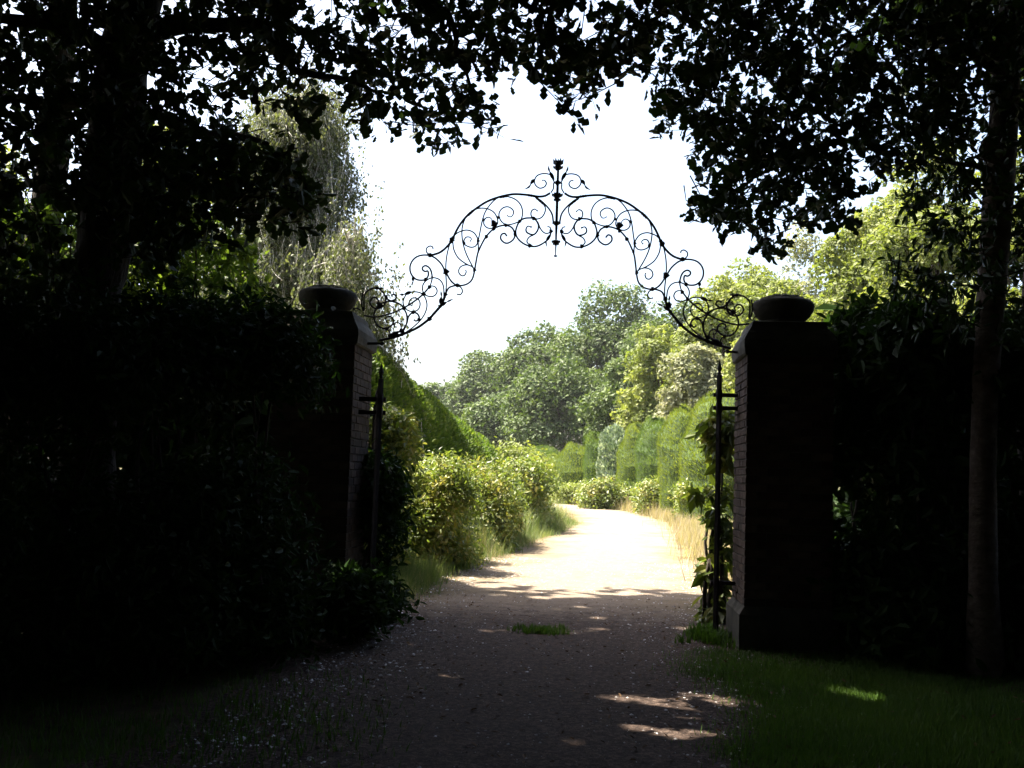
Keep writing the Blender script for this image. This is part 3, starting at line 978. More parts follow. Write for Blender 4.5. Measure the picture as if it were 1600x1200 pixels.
def sprays(polys, D0, D1, n, leaf, proto, per=13, r=rng, tl=0.42, holes=None):
    """n leafy twigs hanging in the volume whose outline is surveyed by polys (x, y, weight)"""
    P, AX, NR, SZ = [], [], [], []
    mb = MB()
    xs_ = [p[0] for poly in polys for p in poly]
    ys_ = [p[1] for poly in polys for p in poly]
    x0, x1, y0, y1 = min(xs_), max(xs_), min(ys_), max(ys_)
    done = 0
    while done < n:
        x, y = r.uniform(x0, x1), r.uniform(y0, y1)
        if not any(in_poly(x, y, p) for p in polys):
            continue
        # clumpy density: gaps where the sky shows
        f = math.sin(x * 0.031 + 1.3) * math.sin(y * 0.043 + x * 0.011) + 0.5 * math.sin(x * 0.083 + y * 0.061)
        if r.random() < (0.16 + 0.5 * max(0.0, f)) * (holes if holes is not None else 1.0):
            continue
        D = r.uniform(D0, D1)
        c = at(x, y, D)
        d = unit(np.array([r.normal(), r.normal() * .7, -0.35 + r.normal() * .45]))
        L = tl * r.uniform(.6, 1.3)
        a = c - d * L * .5
        b = c + d * L * .5 + np.array([0, 0, -0.05])
        mid = (a + b) / 2 + r.normal(size=3) * .03
        V, Fq = tube([a, mid, b], [.006, .004, .002], 3)
        mb.add(V, Fq, 1)
        k = int(per * r.uniform(.7, 1.3))
        t = r.uniform(0.05, 1.05, k)
        base = a + (b - a) * t[:, None] + r.normal(size=(k, 3)) * .012
        ok = np.ones(k, bool)
        for p_, rad_ in FLECK:
            e_ = base - p_
            tt = e_ @ SUNV
            ok &= (np.linalg.norm(e_ - tt[:, None] * SUNV, axis=1) > rad_ * .8 + .05) | (tt < .6)
        base = base[ok]
        k = len(base)
        if k == 0:
            done += 1
            continue
        out = unit(np.cross(d, r.normal(size=(k, 3))) + d * r.uniform(.1, .9, (k, 1)) + np.array([0, 0, -.15]))
        P.append(base)
        AX.append(out)
        NR.append(unit(r.normal(size=(k, 3)) * .8 + np.array([0, 0, .7])))
        SZ.append(leaf * r.uniform(.55, 1.25, k))
        done += 1
    V, Fq = leaves(np.concatenate(P), np.concatenate(AX), np.concatenate(NR), np.concatenate(SZ), proto)
    mb.add(V, Fq, 0)
    return mb


# big oak whose trunk leans by the left border, boughs reaching over the drive
oakL = thing('oak_tree', 'big dark leaning oak whose boughs and lobed leaves hang over the drive', 'tree', at(130, 1000, 8.6) * [1, 1, 0])
o0 = np.array(oakL.location)
rt = np.random.default_rng(21)
mb = MB()
TR = [at(x, y, d) for x, y, d in [(122, 1075, 8.4), (128, 900, 8.4), (135, 700, 8.4), (140, 500, 8.4), (165, 380, 8.3), (178, 250, 8.3), (190, 120, 8.2), (212, 10, 8.2), (228, -130, 8.2), (250, -330, 8.3), (260, -620, 8.6)]]
TR[0][2] = -0.1
trunk_mb(mb, TR, [.36, .26, .23, .215, .215, .22, .205, .20, .18, .14, .09], 14, 5, .05, 0, rt)
link('trunk', mb.mesh('trunk', ['bark_dark'], smooth=True, off=o0), oakL)
for a, b, r0, r1, sg in [
    ((198, 95, 8.2), (-60, 20, 7.2), .085, .03, .1), ((190, 150, 8.2), (-40, 190, 9.6), .07, .02, .1),
    ((215, 60, 8.2), (460, 110, 7.6), .085, .03, .25), ((232, -60, 8.2), (700, 20, 7.4), .10, .03, .3),
    ((182, 230, 8.3), (420, 225, 9.0), .06, .02, .1), ((170, 330, 8.3), (470, 300, 8.6), .05, .015, .1),
    ((240, -150, 8.3), (860, -60, 8.0), .11, .03, .3), ((225, -20, 8.2), (560, -20, 8.8), .08, .03, .2),
    ((245, -250, 8.3), (1000, -10, 8.6), .11, .03, .5), ((460, 110, 7.6), (600, 150, 7.2), .03, .01, 0), ((700, 20, 7.4), (740, 150, 7.2), .025, .008, 0)]:
    mb = MB()
    limb(mb, at(*a), at(*b), r0, r1, sg, 7, rt)
    link('limb', mb.mesh('limb', ['bark_dark'], smooth=True, off=o0), oakL)
polysL = [
    [(-120, -220), (1010, -220), (1000, 60), (975, 120), (930, 150), (880, 160), (800, 120), (770, 80), (740, 130), (770, 195), (745, 230), (690, 235), (640, 215), (590, 190), (530, 165), (470, 185), (430, 150), (380, 135), (330, 180), (260, 230), (200, 330), (-120, 330)],
    [(-120, 300), (-120, 520), (90, 520), (130, 330)],
]
mb = sprays(polysL, 6.9, 9.8, 1300, .122, 'oak', per=12, r=rt)
link('crown', mb.mesh('crown', ['oak_leaf', 'twig'], off=o0), oakL)
# lower boughs that hang in front of the birch
mb = sprays([[(200, 230), (330, 190), (420, 200), (470, 260), (500, 350), (430, 355), (360, 340), (300, 380), (200, 420)], [(330, 240), (420, 235), (480, 290), (490, 350), (400, 330)]], 7.4, 9.6, 215, .12, 'oak', per=13, r=rt)
link('lower_bough_foliage', mb.mesh('lower_bough_foliage', ['oak_leaf', 'twig'], off=o0), oakL)

# tree by the right border
beR = thing('beech_tree', 'slender pale-barked tree by the right border, its dense foliage drooping near the arch', 'tree', at(1535, 1030, 8.6) * [1, 1, 0])
o0 = np.array(beR.location)
mb = MB()
TR = [at(x, y, d) for x, y, d in [(1540, 1085, 8.6), (1536, 900, 8.6), (1536, 740, 8.6), (1540, 600, 8.6), (1550, 450, 8.6), (1560, 300, 8.6), (1572, 120, 8.6), (1590, -100, 8.7), (1600, -400, 9)]]
TR[0][2] = -0.1
trunk_mb(mb, TR, [.16, .115, .105, .105, .115, .125, .115, .10, .06], 12, 5, .03, 0, rt)
V, Fq = blob(at(1548, 235, 8.5), .10, rt)
mb.add(V, Fq)
link('trunk', mb.mesh('trunk', ['bark_pale'], smooth=True, off=o0), beR)
for a, b, r0, r1, sg in [((1572, 120, 8.6), (1330, 60, 8.2), .05, .015, .2), ((1585, -60, 8.7), (1250, -30, 8.0), .06, .015, .3), ((1330, 60, 8.2), (1240, 200, 8.1), .015, .006, 0),
                         ((1250, -30, 8), (1100, 120, 8), .03, .008, .1), ((1560, 280, 8.6), (1420, 240, 8.9), .03, .01, .05), ((1240, 130, 8.1), (1235, 290, 8.1), .012, .005, 0), ((1590, -100, 8.7), (1100, -120, 8.4), .07, .02, .3)]:
    mb = MB()
    limb(mb, at(*a), at(*b), r0, r1, sg, 6, rt)
    link('limb', mb.mesh('limb', ['bark_dark'], smooth=True, off=o0), beR)
polysR = [
    [(990, -220), (1720, -220), (1720, 180), (1560, 190), (1460, 190), (1390, 215), (1330, 160), (1200, 140), (1040, 130), (1000, 60)],
    [(1045, 100), (1400, 100), (1370, 210), (1330, 250), (1345, 300), (1320, 335), (1240, 345), (1215, 395), (1185, 395), (1165, 350), (1085, 330), (1090, 300), (1150, 290), (1085, 250), (1070, 215), (1045, 190)],
    [(1370, 180), (1480, 180), (1450, 250), (1370, 285)],
]
mb = sprays(polysR, 7.2, 9.8, 1200, .108, 'oak', per=13, r=rt, tl=.38, holes=.9)
link('crown', mb.mesh('crown', ['shade_leaf', 'twig'], off=o0), beR)
mb = sprays([[(1430, 180), (1720, 180), (1720, 520), (1480, 520), (1400, 450), (1390, 400), (1450, 330), (1410, 300)]], 7.6, 10, 260, .10, 'oval', per=15, r=rt, tl=.4)
link('lower_bough_foliage', mb.mesh('lower_bough_foliage', ['shade_leaf', 'twig'], off=o0), beR)

# tall woodland trees that close the roof of leaves over and behind the gateway
WC = []
for sd in (31, 32, 33):
    rw = np.random.default_rng(sd)
    lobes = crown_lobes((0, 0, 0), (4.6, 4.6, 3.6), 60, 1.35, rw)
    V, Fq = lobe_leaves(lobes, 9000, .43, 'diamond', rw, shell=.5)
    WC.append(mesh_np('crown', V, [Fq], ['shade_leaf']))
WT = []
for sd in (41, 42):
    rw = np.random.default_rng(sd)
    mb = MB()
    trunk_mb(mb, [(0, 0, -.1), (.05, .05, 2), (-.1, .1, 4.5), (0.1, 0, 8), (0, 0, 10)], [.34, .22, .18, .14, .06], 10, 5, .05, 0, rw)
    for q in range(7):
        a = rw.uniform(0, 2 * pi)
        limb(mb, (0, 0, rw.uniform(5, 8)), (3 * cos(a), 3 * sin(a), rw.uniform(8, 11)), .08, .02, 0, 5, rw)
    WT.append(mb.mesh('trunk', ['bark_dark'], smooth=True))
WOOD = [  # x, y, crown height, scale, label
    (-7.4, 12.4, 12.6, 1.0, 'tall woodland tree beyond the leaning oak, crown high over the overgrown pier'),
    (-9.8, 8.6, 8.2, 1.05, 'woodland tree standing at the edge of the wood behind the leaning oak'),
    (-3.4, 12.6, 12.4, 0.95, 'high-crowned tree rising just behind the overgrown pier'),
    (-6.2, 5.0, 10.0, 1.05, 'woodland tree on the near side of the leaning oak'),
    (1.6, 9.4, 12.2, 1.0, 'high crown of leaves over the arch'),
    (6.4, 8.0, 10.6, 1.0, 'woodland tree beside the slender pale-barked trunk'),
    (8.6, 11.8, 8.5, .95, 'woodland tree beyond the slender pale-barked trunk'),
    (-1.0, 4.6, 11.5, 1.1, 'woodland tree arching over the near drive'),
    (5.2, 2.0, 10.2, 1.1, 'woodland tree over the near grass'),
    (-7.5, -2.5, 8.5, 1.15, 'woodland tree at the back of the drive on the oak side'),
    (-0.5, -4.5, 10.5, 1.2, 'woodland tree roofing the drive behind the viewpoint'),
    (7.5, -4.5, 8.0, 1.15, 'woodland tree at the back of the drive on the grass side'),
    (0.0, -11.0, 6.0, 1.3, 'low-crowned tree closing the drive far behind the viewpoint'),
    (-8.5, -9.5, 6.0, 1.2, 'low-crowned tree in the wood far behind the oak side'),
    (8.5, -11.0, 6.0, 1.2, 'low-crowned tree in the wood far behind the grass side'),
    (-12.5, 2.5, 6.5, 1.2, 'low-crowned tree deep in the wood on the oak side'),
    (12.0, 3.5, 6.5, 1.2, 'low-crowned tree deep in the wood on the grass side'),
]
WOOD += [  # upper layer of crowns, added to close gaps against sky light
    (-6, 9, 14, 1.1, 'topmost crown of the wood, above the overgrown pier'),
    (0, 5, 15, 1.1, 'topmost crown of the wood, above the near drive'),
    (5, 6, 14, 1.1, 'topmost crown of the wood, above the near grass'),
    (-4, 0, 13, 1.1, 'tall tree beside the viewpoint on the oak side'),
    (3, -2, 13.5, 1.1, 'tall tree beside the viewpoint on the grass side'),
    (-4, -7, 11, 1.2, 'tall tree behind the viewpoint, oak side of the drive'),
    (4, -8, 11, 1.2, 'tall tree behind the viewpoint, grass side of the drive'),
    (-11, 6, 12, 1.1, 'tall tree deep in the wood beyond the oak'),
    (10.5, 6, 12.5, 1.1, 'tall tree deep in the wood beyond the pale trunk'),
    (11, -2, 10, 1.2, 'tall tree deep in the wood past the near grass'),
    (-12, -4, 10, 1.2, 'tall tree deep in the wood behind the oak side'),
]
LEAN = {4: 3.4, 7: -4.0, 10: -3.6, 18: 6.0, 12: 4.2, 2: -2.6, 0: -2.0, 19: 2.0, 21: 2.0}     # crowns that lean over the drive from a trunk beside it
for q, (x, y, hc, sc, lab) in enumerate(WOOD):
    dx = LEAN.get(q, 0.0)
    t = thing('woodland_tree', lab, 'tree', (x + dx, y, 0), 'trees of the shading wood')
    c = link('crown', WC[q % 3], t, (-dx, 0, hc))
    c.rotation_euler = (0, 0, q * 1.7)
    c.scale = (sc, sc, sc)
    k = link('trunk', WT[q % 2], t)
    k.scale = (1, 1, hc / 9.0)
    k.rotation_euler = (0, 0, q * 2.1)

# unseen ring of leaves behind and beside the camera, added to block sky light
ru = np.random.default_rng(55)
n = 30000
a = ru.uniform(radians(-222), radians(42), n)
rr_ = 13.5 + ru.normal(size=n) * 1.2 + np.sin(a * 9) * .6
pos = np.column_stack([rr_ * np.cos(a), rr_ * np.sin(a), 8.5 * ru.random(n) ** 1.1])
V, Fq = leaves(pos, rdir(n, ru), unit(rdir(n, ru) + np.column_stack([-np.cos(a), -np.sin(a), np.full(n, .5)])), ru.uniform(.3, .65, n), 'diamond')
tag(link('light_screen', mesh_np('light_screen', V, [Fq], ['shade_leaf'])), 'unseen ring of leaves added to block sky light around the near side of the gateway', 'light_screen', kind='stuff')

# ------------------------------------------------------------------ dark shrubs either side of the gate
def shrub(name, label, cat, lobes, n, leaf, proto, mat, seed, group=None, stems=6, up=.3, shell=.3, droop=0.0, out_bias=1.0, core=True):
    r = np.random.default_rng(seed)
    L = np.asarray(lobes, float)
    base = np.array([L[:, 0].mean(), L[:, 1].mean(), 0])
    root = thing(name, label, cat, base, group)
    V, Fq = lobe_leaves(L, n, leaf, proto, r, up=up, shell=shell, droop=droop, out_bias=out_bias)
    V[:, 2] = np.maximum(V[:, 2], 0.01)
    link('foliage', mesh_np('foliage', V - base, [Fq], [mat]), root)
    mb = MB()
    for q in range(stems):
        l = L[int(r.integers(len(L)))]
        limb(mb, base + np.array([r.normal() * .12, r.normal() * .12, -.03]), l[:3], .028, .008, 0.05, 5, r)
    link('stem', mb.mesh('stem', ['bark_dark'], smooth=True, off=base), root)
    return root


def fill_lobes(px0, px1, ytop, D, depth, k, lr, r, zmin=.2, xj=.1):
    """lobes that fill the body of a shrub between two sight lines up to a surveyed height"""
    out = []
    ph = r.uniform(0, 6, 2)
    for q in range(k):
        DD = D + r.uniform(-depth, depth) / 2
        m_ = min(lr / DD * 1600 * .75, (px1 - px0) * .35)
        x = r.uniform(px0 + m_ * .3, px1 - m_)
        yt = ytop(x) if callable(ytop) else ytop
        yt += (math.sin(x * .045 + ph[0]) + math.sin(x * .11 + ph[1])) * lr * 130 / DD
        top = at(x, yt, DD)
        z = r.uniform(zmin, max(zmin + .05, top[2] - lr * 1.1))
        if q % 3 == 0:
            z = top[2] - lr * r.uniform(.85, 1.6)
        if q % 5 == 1:
            z = lr * .45
        s = lr * r.uniform(.7, 1.25)
        out.append([top[0], DD, max(z, lr * .4), s, s, s * .85])
    return out


rs = np.random.default_rng(77)
ytl = lambda x: np.interp(x, [-200, 0, 200, 330, 420, 480, 520, 560], [450, 460, 465, 460, 458, 500, 640, 760])
SHL = [(-150, 90, 7.0, 'dense dark shrub filling the wood at the left border'), (60, 260, 7.6, 'dark evergreen shrub around the leaning oak trunk'), (230, 400, 8.0, 'dark evergreen shrub between the oak and the overgrown pier'), (350, 500, 8.6, 'dark leafy shrub smothering the front of the overgrown pier')]
for q, (a, b, D, lab) in enumerate(SHL):
    lb = fill_lobes(a, b, ytl, D, 1.0, 34, .42, rs)
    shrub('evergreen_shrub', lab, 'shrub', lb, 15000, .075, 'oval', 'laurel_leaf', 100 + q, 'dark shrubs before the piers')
for q, (a, b, D, yt, lab) in enumerate([(-120, 110, 13.5, 470, 'dark thicket behind the leaning oak at the left border'), (90, 320, 12.8, 480, 'dark thicket in the wood behind the leaning oak'), (300, 540, 12.4, 500, 'dark thicket in the wood behind the overgrown pier'), (1330, 1500, 13.0, 500, 'dark thicket behind the laurel beside the clear pier'), (1480, 1700, 13.0, 500, 'dark thicket behind the pale trunk')]):
    lb = fill_lobes(a, b, yt, D, 1.4, 46, .6, rs)
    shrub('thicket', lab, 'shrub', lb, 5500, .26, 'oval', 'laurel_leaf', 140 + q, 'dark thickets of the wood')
ytr = lambda x: np.interp(x, [1290, 1330, 1400, 1480, 1560, 1700], [520, 490, 470, 480, 500, 500])
SHR = [(1315, 1420, 9.9, 'dark laurel growing close behind the clear pier with broad leaves on top'), (1400, 1520, 9.2, 'dark laurel between the clear pier and the pale trunk'), (1510, 1720, 8.9, 'dark laurel behind the pale trunk at the right border')]
for q, (a, b, D, lab) in enumerate(SHR):
    lb = fill_lobes(a, b, ytr, D + .3, 1.0, 32, .42, rs)
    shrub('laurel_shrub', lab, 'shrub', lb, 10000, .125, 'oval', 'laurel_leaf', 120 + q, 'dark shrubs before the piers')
# leafy bush in the opening by the overgrown pier
lb = fill_lobes(575, 625, lambda x: np.interp(x, [575, 600, 625], [690, 720, 800]), 10.9, .8, 26, .26, rs)
lb += fill_lobes(520, 605, lambda x: np.interp(x, [500, 560, 620], [840, 880, 900]), 9.3, .5, 18, .24, rs)
shrub('holly_bush', 'mid-green bush spilling round the foot of the overgrown pier into the opening', 'bush', lb, 9000, .085, 'oval', 'laurel_leaf', 131)
lb = fill_lobes(1112, 1152, lambda x: 640, 11.5, .5, 40, .14, rs, zmin=.15) + [[at(1098, 775, 11.5)[0], 11.5, at(1098, 775, 11.5)[2], .13, .13, .1]]
shrub('laurel_bush', 'bright broad-leaved laurel showing in the gap behind the edge-on gate', 'bush', lb, 1500, .14, 'oval', 'rhodo_leaf', 132, droop=.6)

rh = np.random.default_rng(71)
MAT['hazel_leaf'] = leaf_mat('hazel_leaf', (0.04, 0.07, 0.012), (0.08, 0.13, 0.02), (0.15, 0.19, 0.035), trans=0.4, rough=0.6)
for lab, poly, D0, D1, n_, bx in [('hazel bush with a few sunlit yellow-green leaves between the oak trunk and the birch', [(190, 250), (300, 290), (380, 360), (400, 420), (440, 490), (400, 490), (180, 470)], 11.2, 13.2, 300, 330),
                                  ('hazel bush glimpsed green behind the oak trunk at the left border', [(-60, 300), (110, 320), (130, 480), (-60, 480)], 11.0, 13.0, 170, 40)]:
    t_ = thing('hazel_bush', lab, 'bush', at(bx, 760, 12.2) * [1, 1, 0], 'hazel bushes in the wood')
    mb = sprays([poly], D0, D1, n_, .13, 'oval', per=14, r=rh, tl=.5)
    link('foliage', mb.mesh('foliage', ['hazel_leaf', 'twig'], off=np.array(t_.location)), t_)
    mb = MB()
    for q in range(7):
        e = at(rh.choice([p[0] for p in poly]) * .8 + bx * .2, rh.uniform(330, 440), rh.uniform(D0, D1))
        limb(mb, np.array(t_.location) + [rh.normal() * .1, rh.normal() * .1, -.05], e, .03, .01, .1, 5, rh)
    link('stem', mb.mesh('stem', ['bark_dark'], smooth=True, off=np.array(t_.location)), t_)

# ------------------------------------------------------------------ clipped hedges beyond the gate
def surf_scatter(V, Fq, n, r):
    T = np.concatenate([Fq[:, [0, 1, 2]], Fq[:, [0, 2, 3]]])
    a, b, c = V[T[:, 0]], V[T[:, 1]], V[T[:, 2]]
    nn = np.cross(b - a, c - a)
    ar = np.linalg.norm(nn, axis=1)
    i = r.choice(len(T), n, p=ar / ar.sum())
    u, v = r.random(n), r.random(n)
    f = u + v > 1
    u[f], v[f] = 1 - u[f], 1 - v[f]
    return a[i] + (b - a)[i] * u[:, None] + (c - a)[i] * v[:, None], unit(nn[i])


def hedge(name, label, spine, n, size, mat, seed, cat='hedge', group=None, power=2.6, proto='needle', lump=.10, flat_base=True, upk=.7):
    """clipped hedge swept along a spine of (x, y, half width, height)"""
    r = np.random.default_rng(seed)
    sp = catmull(spine, 5)
    base = np.array([sp[:, 0].mean(), sp[:, 1].mean(), 0])
    T = np.gradient(sp[:, :2], axis=0)
    T /= np.linalg.norm(T, axis=1)[:, None]
    N_ = np.column_stack([T[:, 1], -T[:, 0]])
    m = 17
    th = np.linspace(0, pi, m)
    cx_ = np.sign(np.cos(th)) * np.abs(np.cos(th)) ** (2 / power)
    sz_ = np.abs(np.sin(th)) ** (2 / power)
    V = np.zeros((len(sp), m, 3))
    for q, (x, y, hw_, h_) in enumerate(sp):
        V[q, :, :2] = np.array([x, y]) + N_[q] * (cx_ * hw_)[:, None]
        V[q, :, 2] = sz_ * h_
    # close the ends
    ph = r.uniform(0, 6, 6)
    bump = (np.sin(V[..., 1] * 2.3 + ph[0] + V[..., 2] * 1.1) + np.sin(V[..., 2] * 3.1 + ph[1] + V[..., 1] * .7) + np.sin(V[..., 0] * 2.9 + ph[2])) / 3 * lump
    cen = np.stack([sp[:, 0], sp[:, 1], np.zeros(len(sp))], -1)[:, None, :]
    V = cen + (V - cen) * (1 + bump[..., None])
    V = V.reshape(-1, 3)
    i = (np.arange(len(sp) - 1)[:, None] * m + np.arange(m - 1)[None, :]).ravel()
    Fq = np.column_stack([i, i + m, i + m + 1, i + 1])
    caps = []
    for q in (0, len(sp) - 1):
        V = np.vstack([V, [[sp[q, 0], sp[q, 1], 0]]])
        c = len(V) - 1
        caps += [(c, q * m + j, q * m + j + 1, q * m + j + 1) for j in range(m - 1)]
    P, Nn_ = surf_scatter(V, Fq, n, r)
    cc = np.column_stack([np.interp(P[:, 1], sp[:, 1] if sp[-1, 1] > sp[0, 1] else sp[::-1, 1], sp[:, 0] if sp[-1, 1] > sp[0, 1] else sp[::-1, 0]), P[:, 1], np.full(len(P), .8)])
    Nn_ = np.where(((P - cc) * Nn_).sum(1, keepdims=True) < 0, -Nn_, Nn_)
    ax = unit(Nn_ * .8 + rdir(n, r) * .55 + np.array([0, 0, upk]))
    Lv, Lf = leaves(P - Nn_ * .05, ax, rdir(n, r), size * r.uniform(.5, 1.4, n), proto)
    root = thing(name, label, cat, base, group)
    link('foliage', mesh_np('foliage', Lv - base, [Lf], [mat]), root)
    Vc = base + (V - base) * np.array([1, 1, .98])
    tri = np.array([c[:3] for c in caps])
    link('twig_core', mesh_np('twig_core', Vc - base, [tri, Fq], ['hedge_core']), root)
    return root


def dome(name, label, c, rx, ry, h, n, size, mat, seed, cat='shrub', group=None, proto='needle', lump=.07, p=2.3, lean=0.0, upk=.7):
    r = np.random.default_rng(seed)
    m, k = 11, 22
    ph_ = np.linspace(0.02, pi / 2, m)
    th = np.linspace(0, 2 * pi, k, endpoint=False)
    a = np.cos(ph_) ** (2 / p)
    b = np.sin(ph_) ** (2 / p)
    V = np.stack([np.outer(a, np.cos(th)) * rx, np.outer(a, np.sin(th)) * ry, np.outer(b, np.ones(k)) * h], -1)
    f = r.uniform(0, 6, 4)
    bump = (np.sin(V[..., 2] * 4 + f[0] + th[None] * 2) + np.sin(th[None] * 3 + f[1] + V[..., 2])) / 2 * lump
    V = V * (1 + bump[..., None])
    V[..., 0] += (V[..., 2] / h) ** 1.6 * lean
    V = V.reshape(-1, 3)
    i = np.arange(m - 1)[:, None] * k
    j = np.arange(k)[None, :]
    Fq = np.stack([i + j, i + (j + 1) % k, i + k + (j + 1) % k, i + k + j], -1).reshape(-1, 4)
    P, N_ = surf_scatter(V, Fq, n, r)
    ax = unit(N_ * .8 + rdir(n, r) * .5 + np.array([0, 0, upk]))
    Lv, Lf = leaves(P - N_ * .04, ax, rdir(n, r) if proto == 'needle' else unit(N_ + rdir(n, r) * .7), size * r.uniform(.5, 1.4, n), proto)
    root = thing(name, label, cat, (c[0], c[1], 0), group)
    link('foliage', mesh_np('foliage', Lv, [Lf], [mat]), root)
    link('twig_core', mesh_np('twig_core', V * .985, [Fq], ['hedge_core']), root)
    return root


hedge('yew_hedge', 'tall dark clipped yew hedge sloping down behind the yellow-green shrubs', [(-3.9, 17.5, .9, 3.9), (-3.4, 19, 1.1, 4.2), (-2.8, 21.5, 1.25, 3.8), (-2.1, 24.5, 1.25, 3.3), (-1.4, 28, 1.1, 2.75), (-.95, 30.6, .8, 2.4), (-.8, 31.8, .3, 1.4)], 52000, .13, 'yew_needle', 201, power=2.2, lump=.045, proto='diamond')
hb = [  # px centre, px half width, y top, D, material, label
    (1150, 60, 610, 34, 'hedge_needle', 'nearest clipped green hedge mound of the row, beside the edge-on gate'),
    (1090, 42, 632, 40, 'hedge_needle', 'clipped bright green hedge mound, second of the row from the gate'),
    (1045, 36, 648, 46, 'yew_needle', 'darker clipped mound between two brighter ones in the row'),
    (1012, 34, 658, 50, 'hedge_needle', 'clipped bright green mound just before the silvery shrub'),
    (978, 30, 664, 54, 'silver_leaf', 'pale silvery-leaved clipped shrub in the middle of the hedge row'),
    (946, 26, 672, 57, 'yew_needle', 'narrow clipped green mound just past the silvery shrub'),
    (908, 32, 688, 61, 'hedge_needle', 'clipped light green mound toward the bend of the drive'),
    (880, 26, 705, 65, 'hedge_needle', 'farthest clipped mound of the row, low by the bend'),
]
for q, (x, hwp, yt, D, mt, lab) in enumerate(hb):
    t = at(x, yt, D)
    yt += 8
    t = at(x, yt, D)
    rx = hwp / 1600 * D * 1.42
    dome('hedge_mound', lab, (t[0] + .3, D + 1.2), rx, max(1.8, rx * 1.3), t[2], 19000 if mt != 'silver_leaf' else 9000, .13 if mt != 'silver_leaf' else .2, mt, 210 + q, 'clipped shrub', 'clipped mounds of the hedge row', proto='needle' if mt != 'silver_leaf' else 'diamond', lean=-.7, upk=.9, p=2.25)
t = at(845, 700, 76)
dome('hedge_mound', 'wide dark green clipped mound standing beyond the bend of the drive', (t[0], 77), 2.6, 2.5, t[2], 12000, .2, 'yew_needle', 230, 'clipped shrub', 'clipped mounds of the hedge row')

# ------------------------------------------------------------------ loose shrubs along the drive
def bank(lab, x0, x1, yt, D, depth, k, lr, n, leaf, mat, seed, name='rhododendron', proto='oval', group='loose shrubs along the drive'):
    r = np.random.default_rng(seed)
    return shrub(name, lab, 'shrub', fill_lobes(x0, x1, yt, D, depth, k, lr, r, zmin=.15), n, leaf, proto, mat, seed, group, stems=8, shell=.35)


bank('yellow-green rhododendron rising highest right beside the open gate', 560, 650, lambda x: np.interp(x, [560, 620, 650], [640, 635, 680]), 14.6, 1.6, 30, .36, 22100, 0.078, 'rhodo_leaf', 301)
bank('broad sunny rhododendron with deep shade on its flank beside the near verge', 620, 745, lambda x: np.interp(x, [640, 700, 770], [715, 712, 745]), 17.0, 2.4, 44, .42, 34000, 0.078, 'rhodo_leaf', 302)
bank('rhododendron with reddish shoots behind the near broad one', 730, 815, lambda x: np.interp(x, [730, 790, 820], [722, 722, 750]), 22.0, 3, 40, .48, 27200, 0.088, 'rhodo_leaf', 303)
bank('rounded rhododendron at the inner edge of the bend', 790, 868, lambda x: np.interp(x, [790, 830, 875], [712, 716, 760]), 29.0, 4, 40, .55, 25500, 0.102, 'rhodo_leaf', 304, proto='diamond')
bank('distant leafy shrub below the end of the yew hedge', 770, 850, 692, 40.0, 5, 30, .8, 17000, 0.136, 'bright_leaf', 305, proto='diamond')
bank('low sprawling shrub below the silvery clipped one', 915, 1030, 750, 50.0, 3, 44, .6, 18700, 0.122, 'rhodo_leaf', 306, proto='diamond')
bank('low leafy shrub before the second hedge mound', 1000, 1100, 744, 44, 3, 40, .55, 18700, 0.109, 'rhodo_leaf', 307, proto='diamond')
bank('low leafy shrub before the nearest hedge mound', 1070, 1180, 737, 36, 3, 40, .5, 18700, 0.102, 'rhodo_leaf', 308, proto='diamond')
bank('farthest low shrub at the outer edge of the bend', 865, 960, 754, 57, 3, 34, .65, 13600, 0.136, 'bright_leaf', 309, proto='diamond')


# ------------------------------------------------------------------ grasses
def grass(name, label, centres, n, hgt, mat, seed, spread=.12, wid=.010, cat='grass', bend=.35, simple=False):
    r = np.random.default_rng(seed)
    C_ = np.asarray(centres, float)
    i = r.integers(len(C_), size=n)
    x = C_[i, 0] + r.normal(size=n) * spread
    y = C_[i, 1] + r.normal(size=n) * spread
    h = hgt * C_[i, 2] * r.uniform(.45, 1.25, n)
    a = r.uniform(0, 2 * pi, n)
    d = np.column_stack([np.cos(a), np.sin(a), np.zeros(n)])
    s_ = np.column_stack([-np.sin(a), np.cos(a), np.zeros(n)])
    b = h * r.uniform(.1, bend * 2, n)
    p0 = np.column_stack([x, y, np.zeros(n)])
    wv = s_ * (wid * r.uniform(.6, 1.4, n))[:, None]
    p1 = p0 + d * (b * .35)[:, None] + np.array([0, 0, 1.0]) * (h * .55)[:, None]
    p2 = p0 + d * b[:, None] + np.array([0, 0, 1.0]) * h[:, None]
    V = np.stack([p0 - wv, p0 + wv, p1 - wv * .7, p1 + wv * .7, p2], 1).reshape(-1, 3)
    if simple:
        V = np.stack([p0 - wv, p0 + wv, p2], 1).reshape(-1, 3)
        return tag(link(name, mesh_np(name, V, [np.arange(n * 3).reshape(-1, 3)], [mat])), label, cat, kind='stuff')
    k = np.arange(n)[:, None] * 5
    Fq = k + np.array([[0, 1, 3, 2]])
    Ft = k + np.array([[2, 3, 4]])
    return tag(link(name, mesh_np(name, V, [Ft, Fq], [mat])), label, cat, kind='stuff')


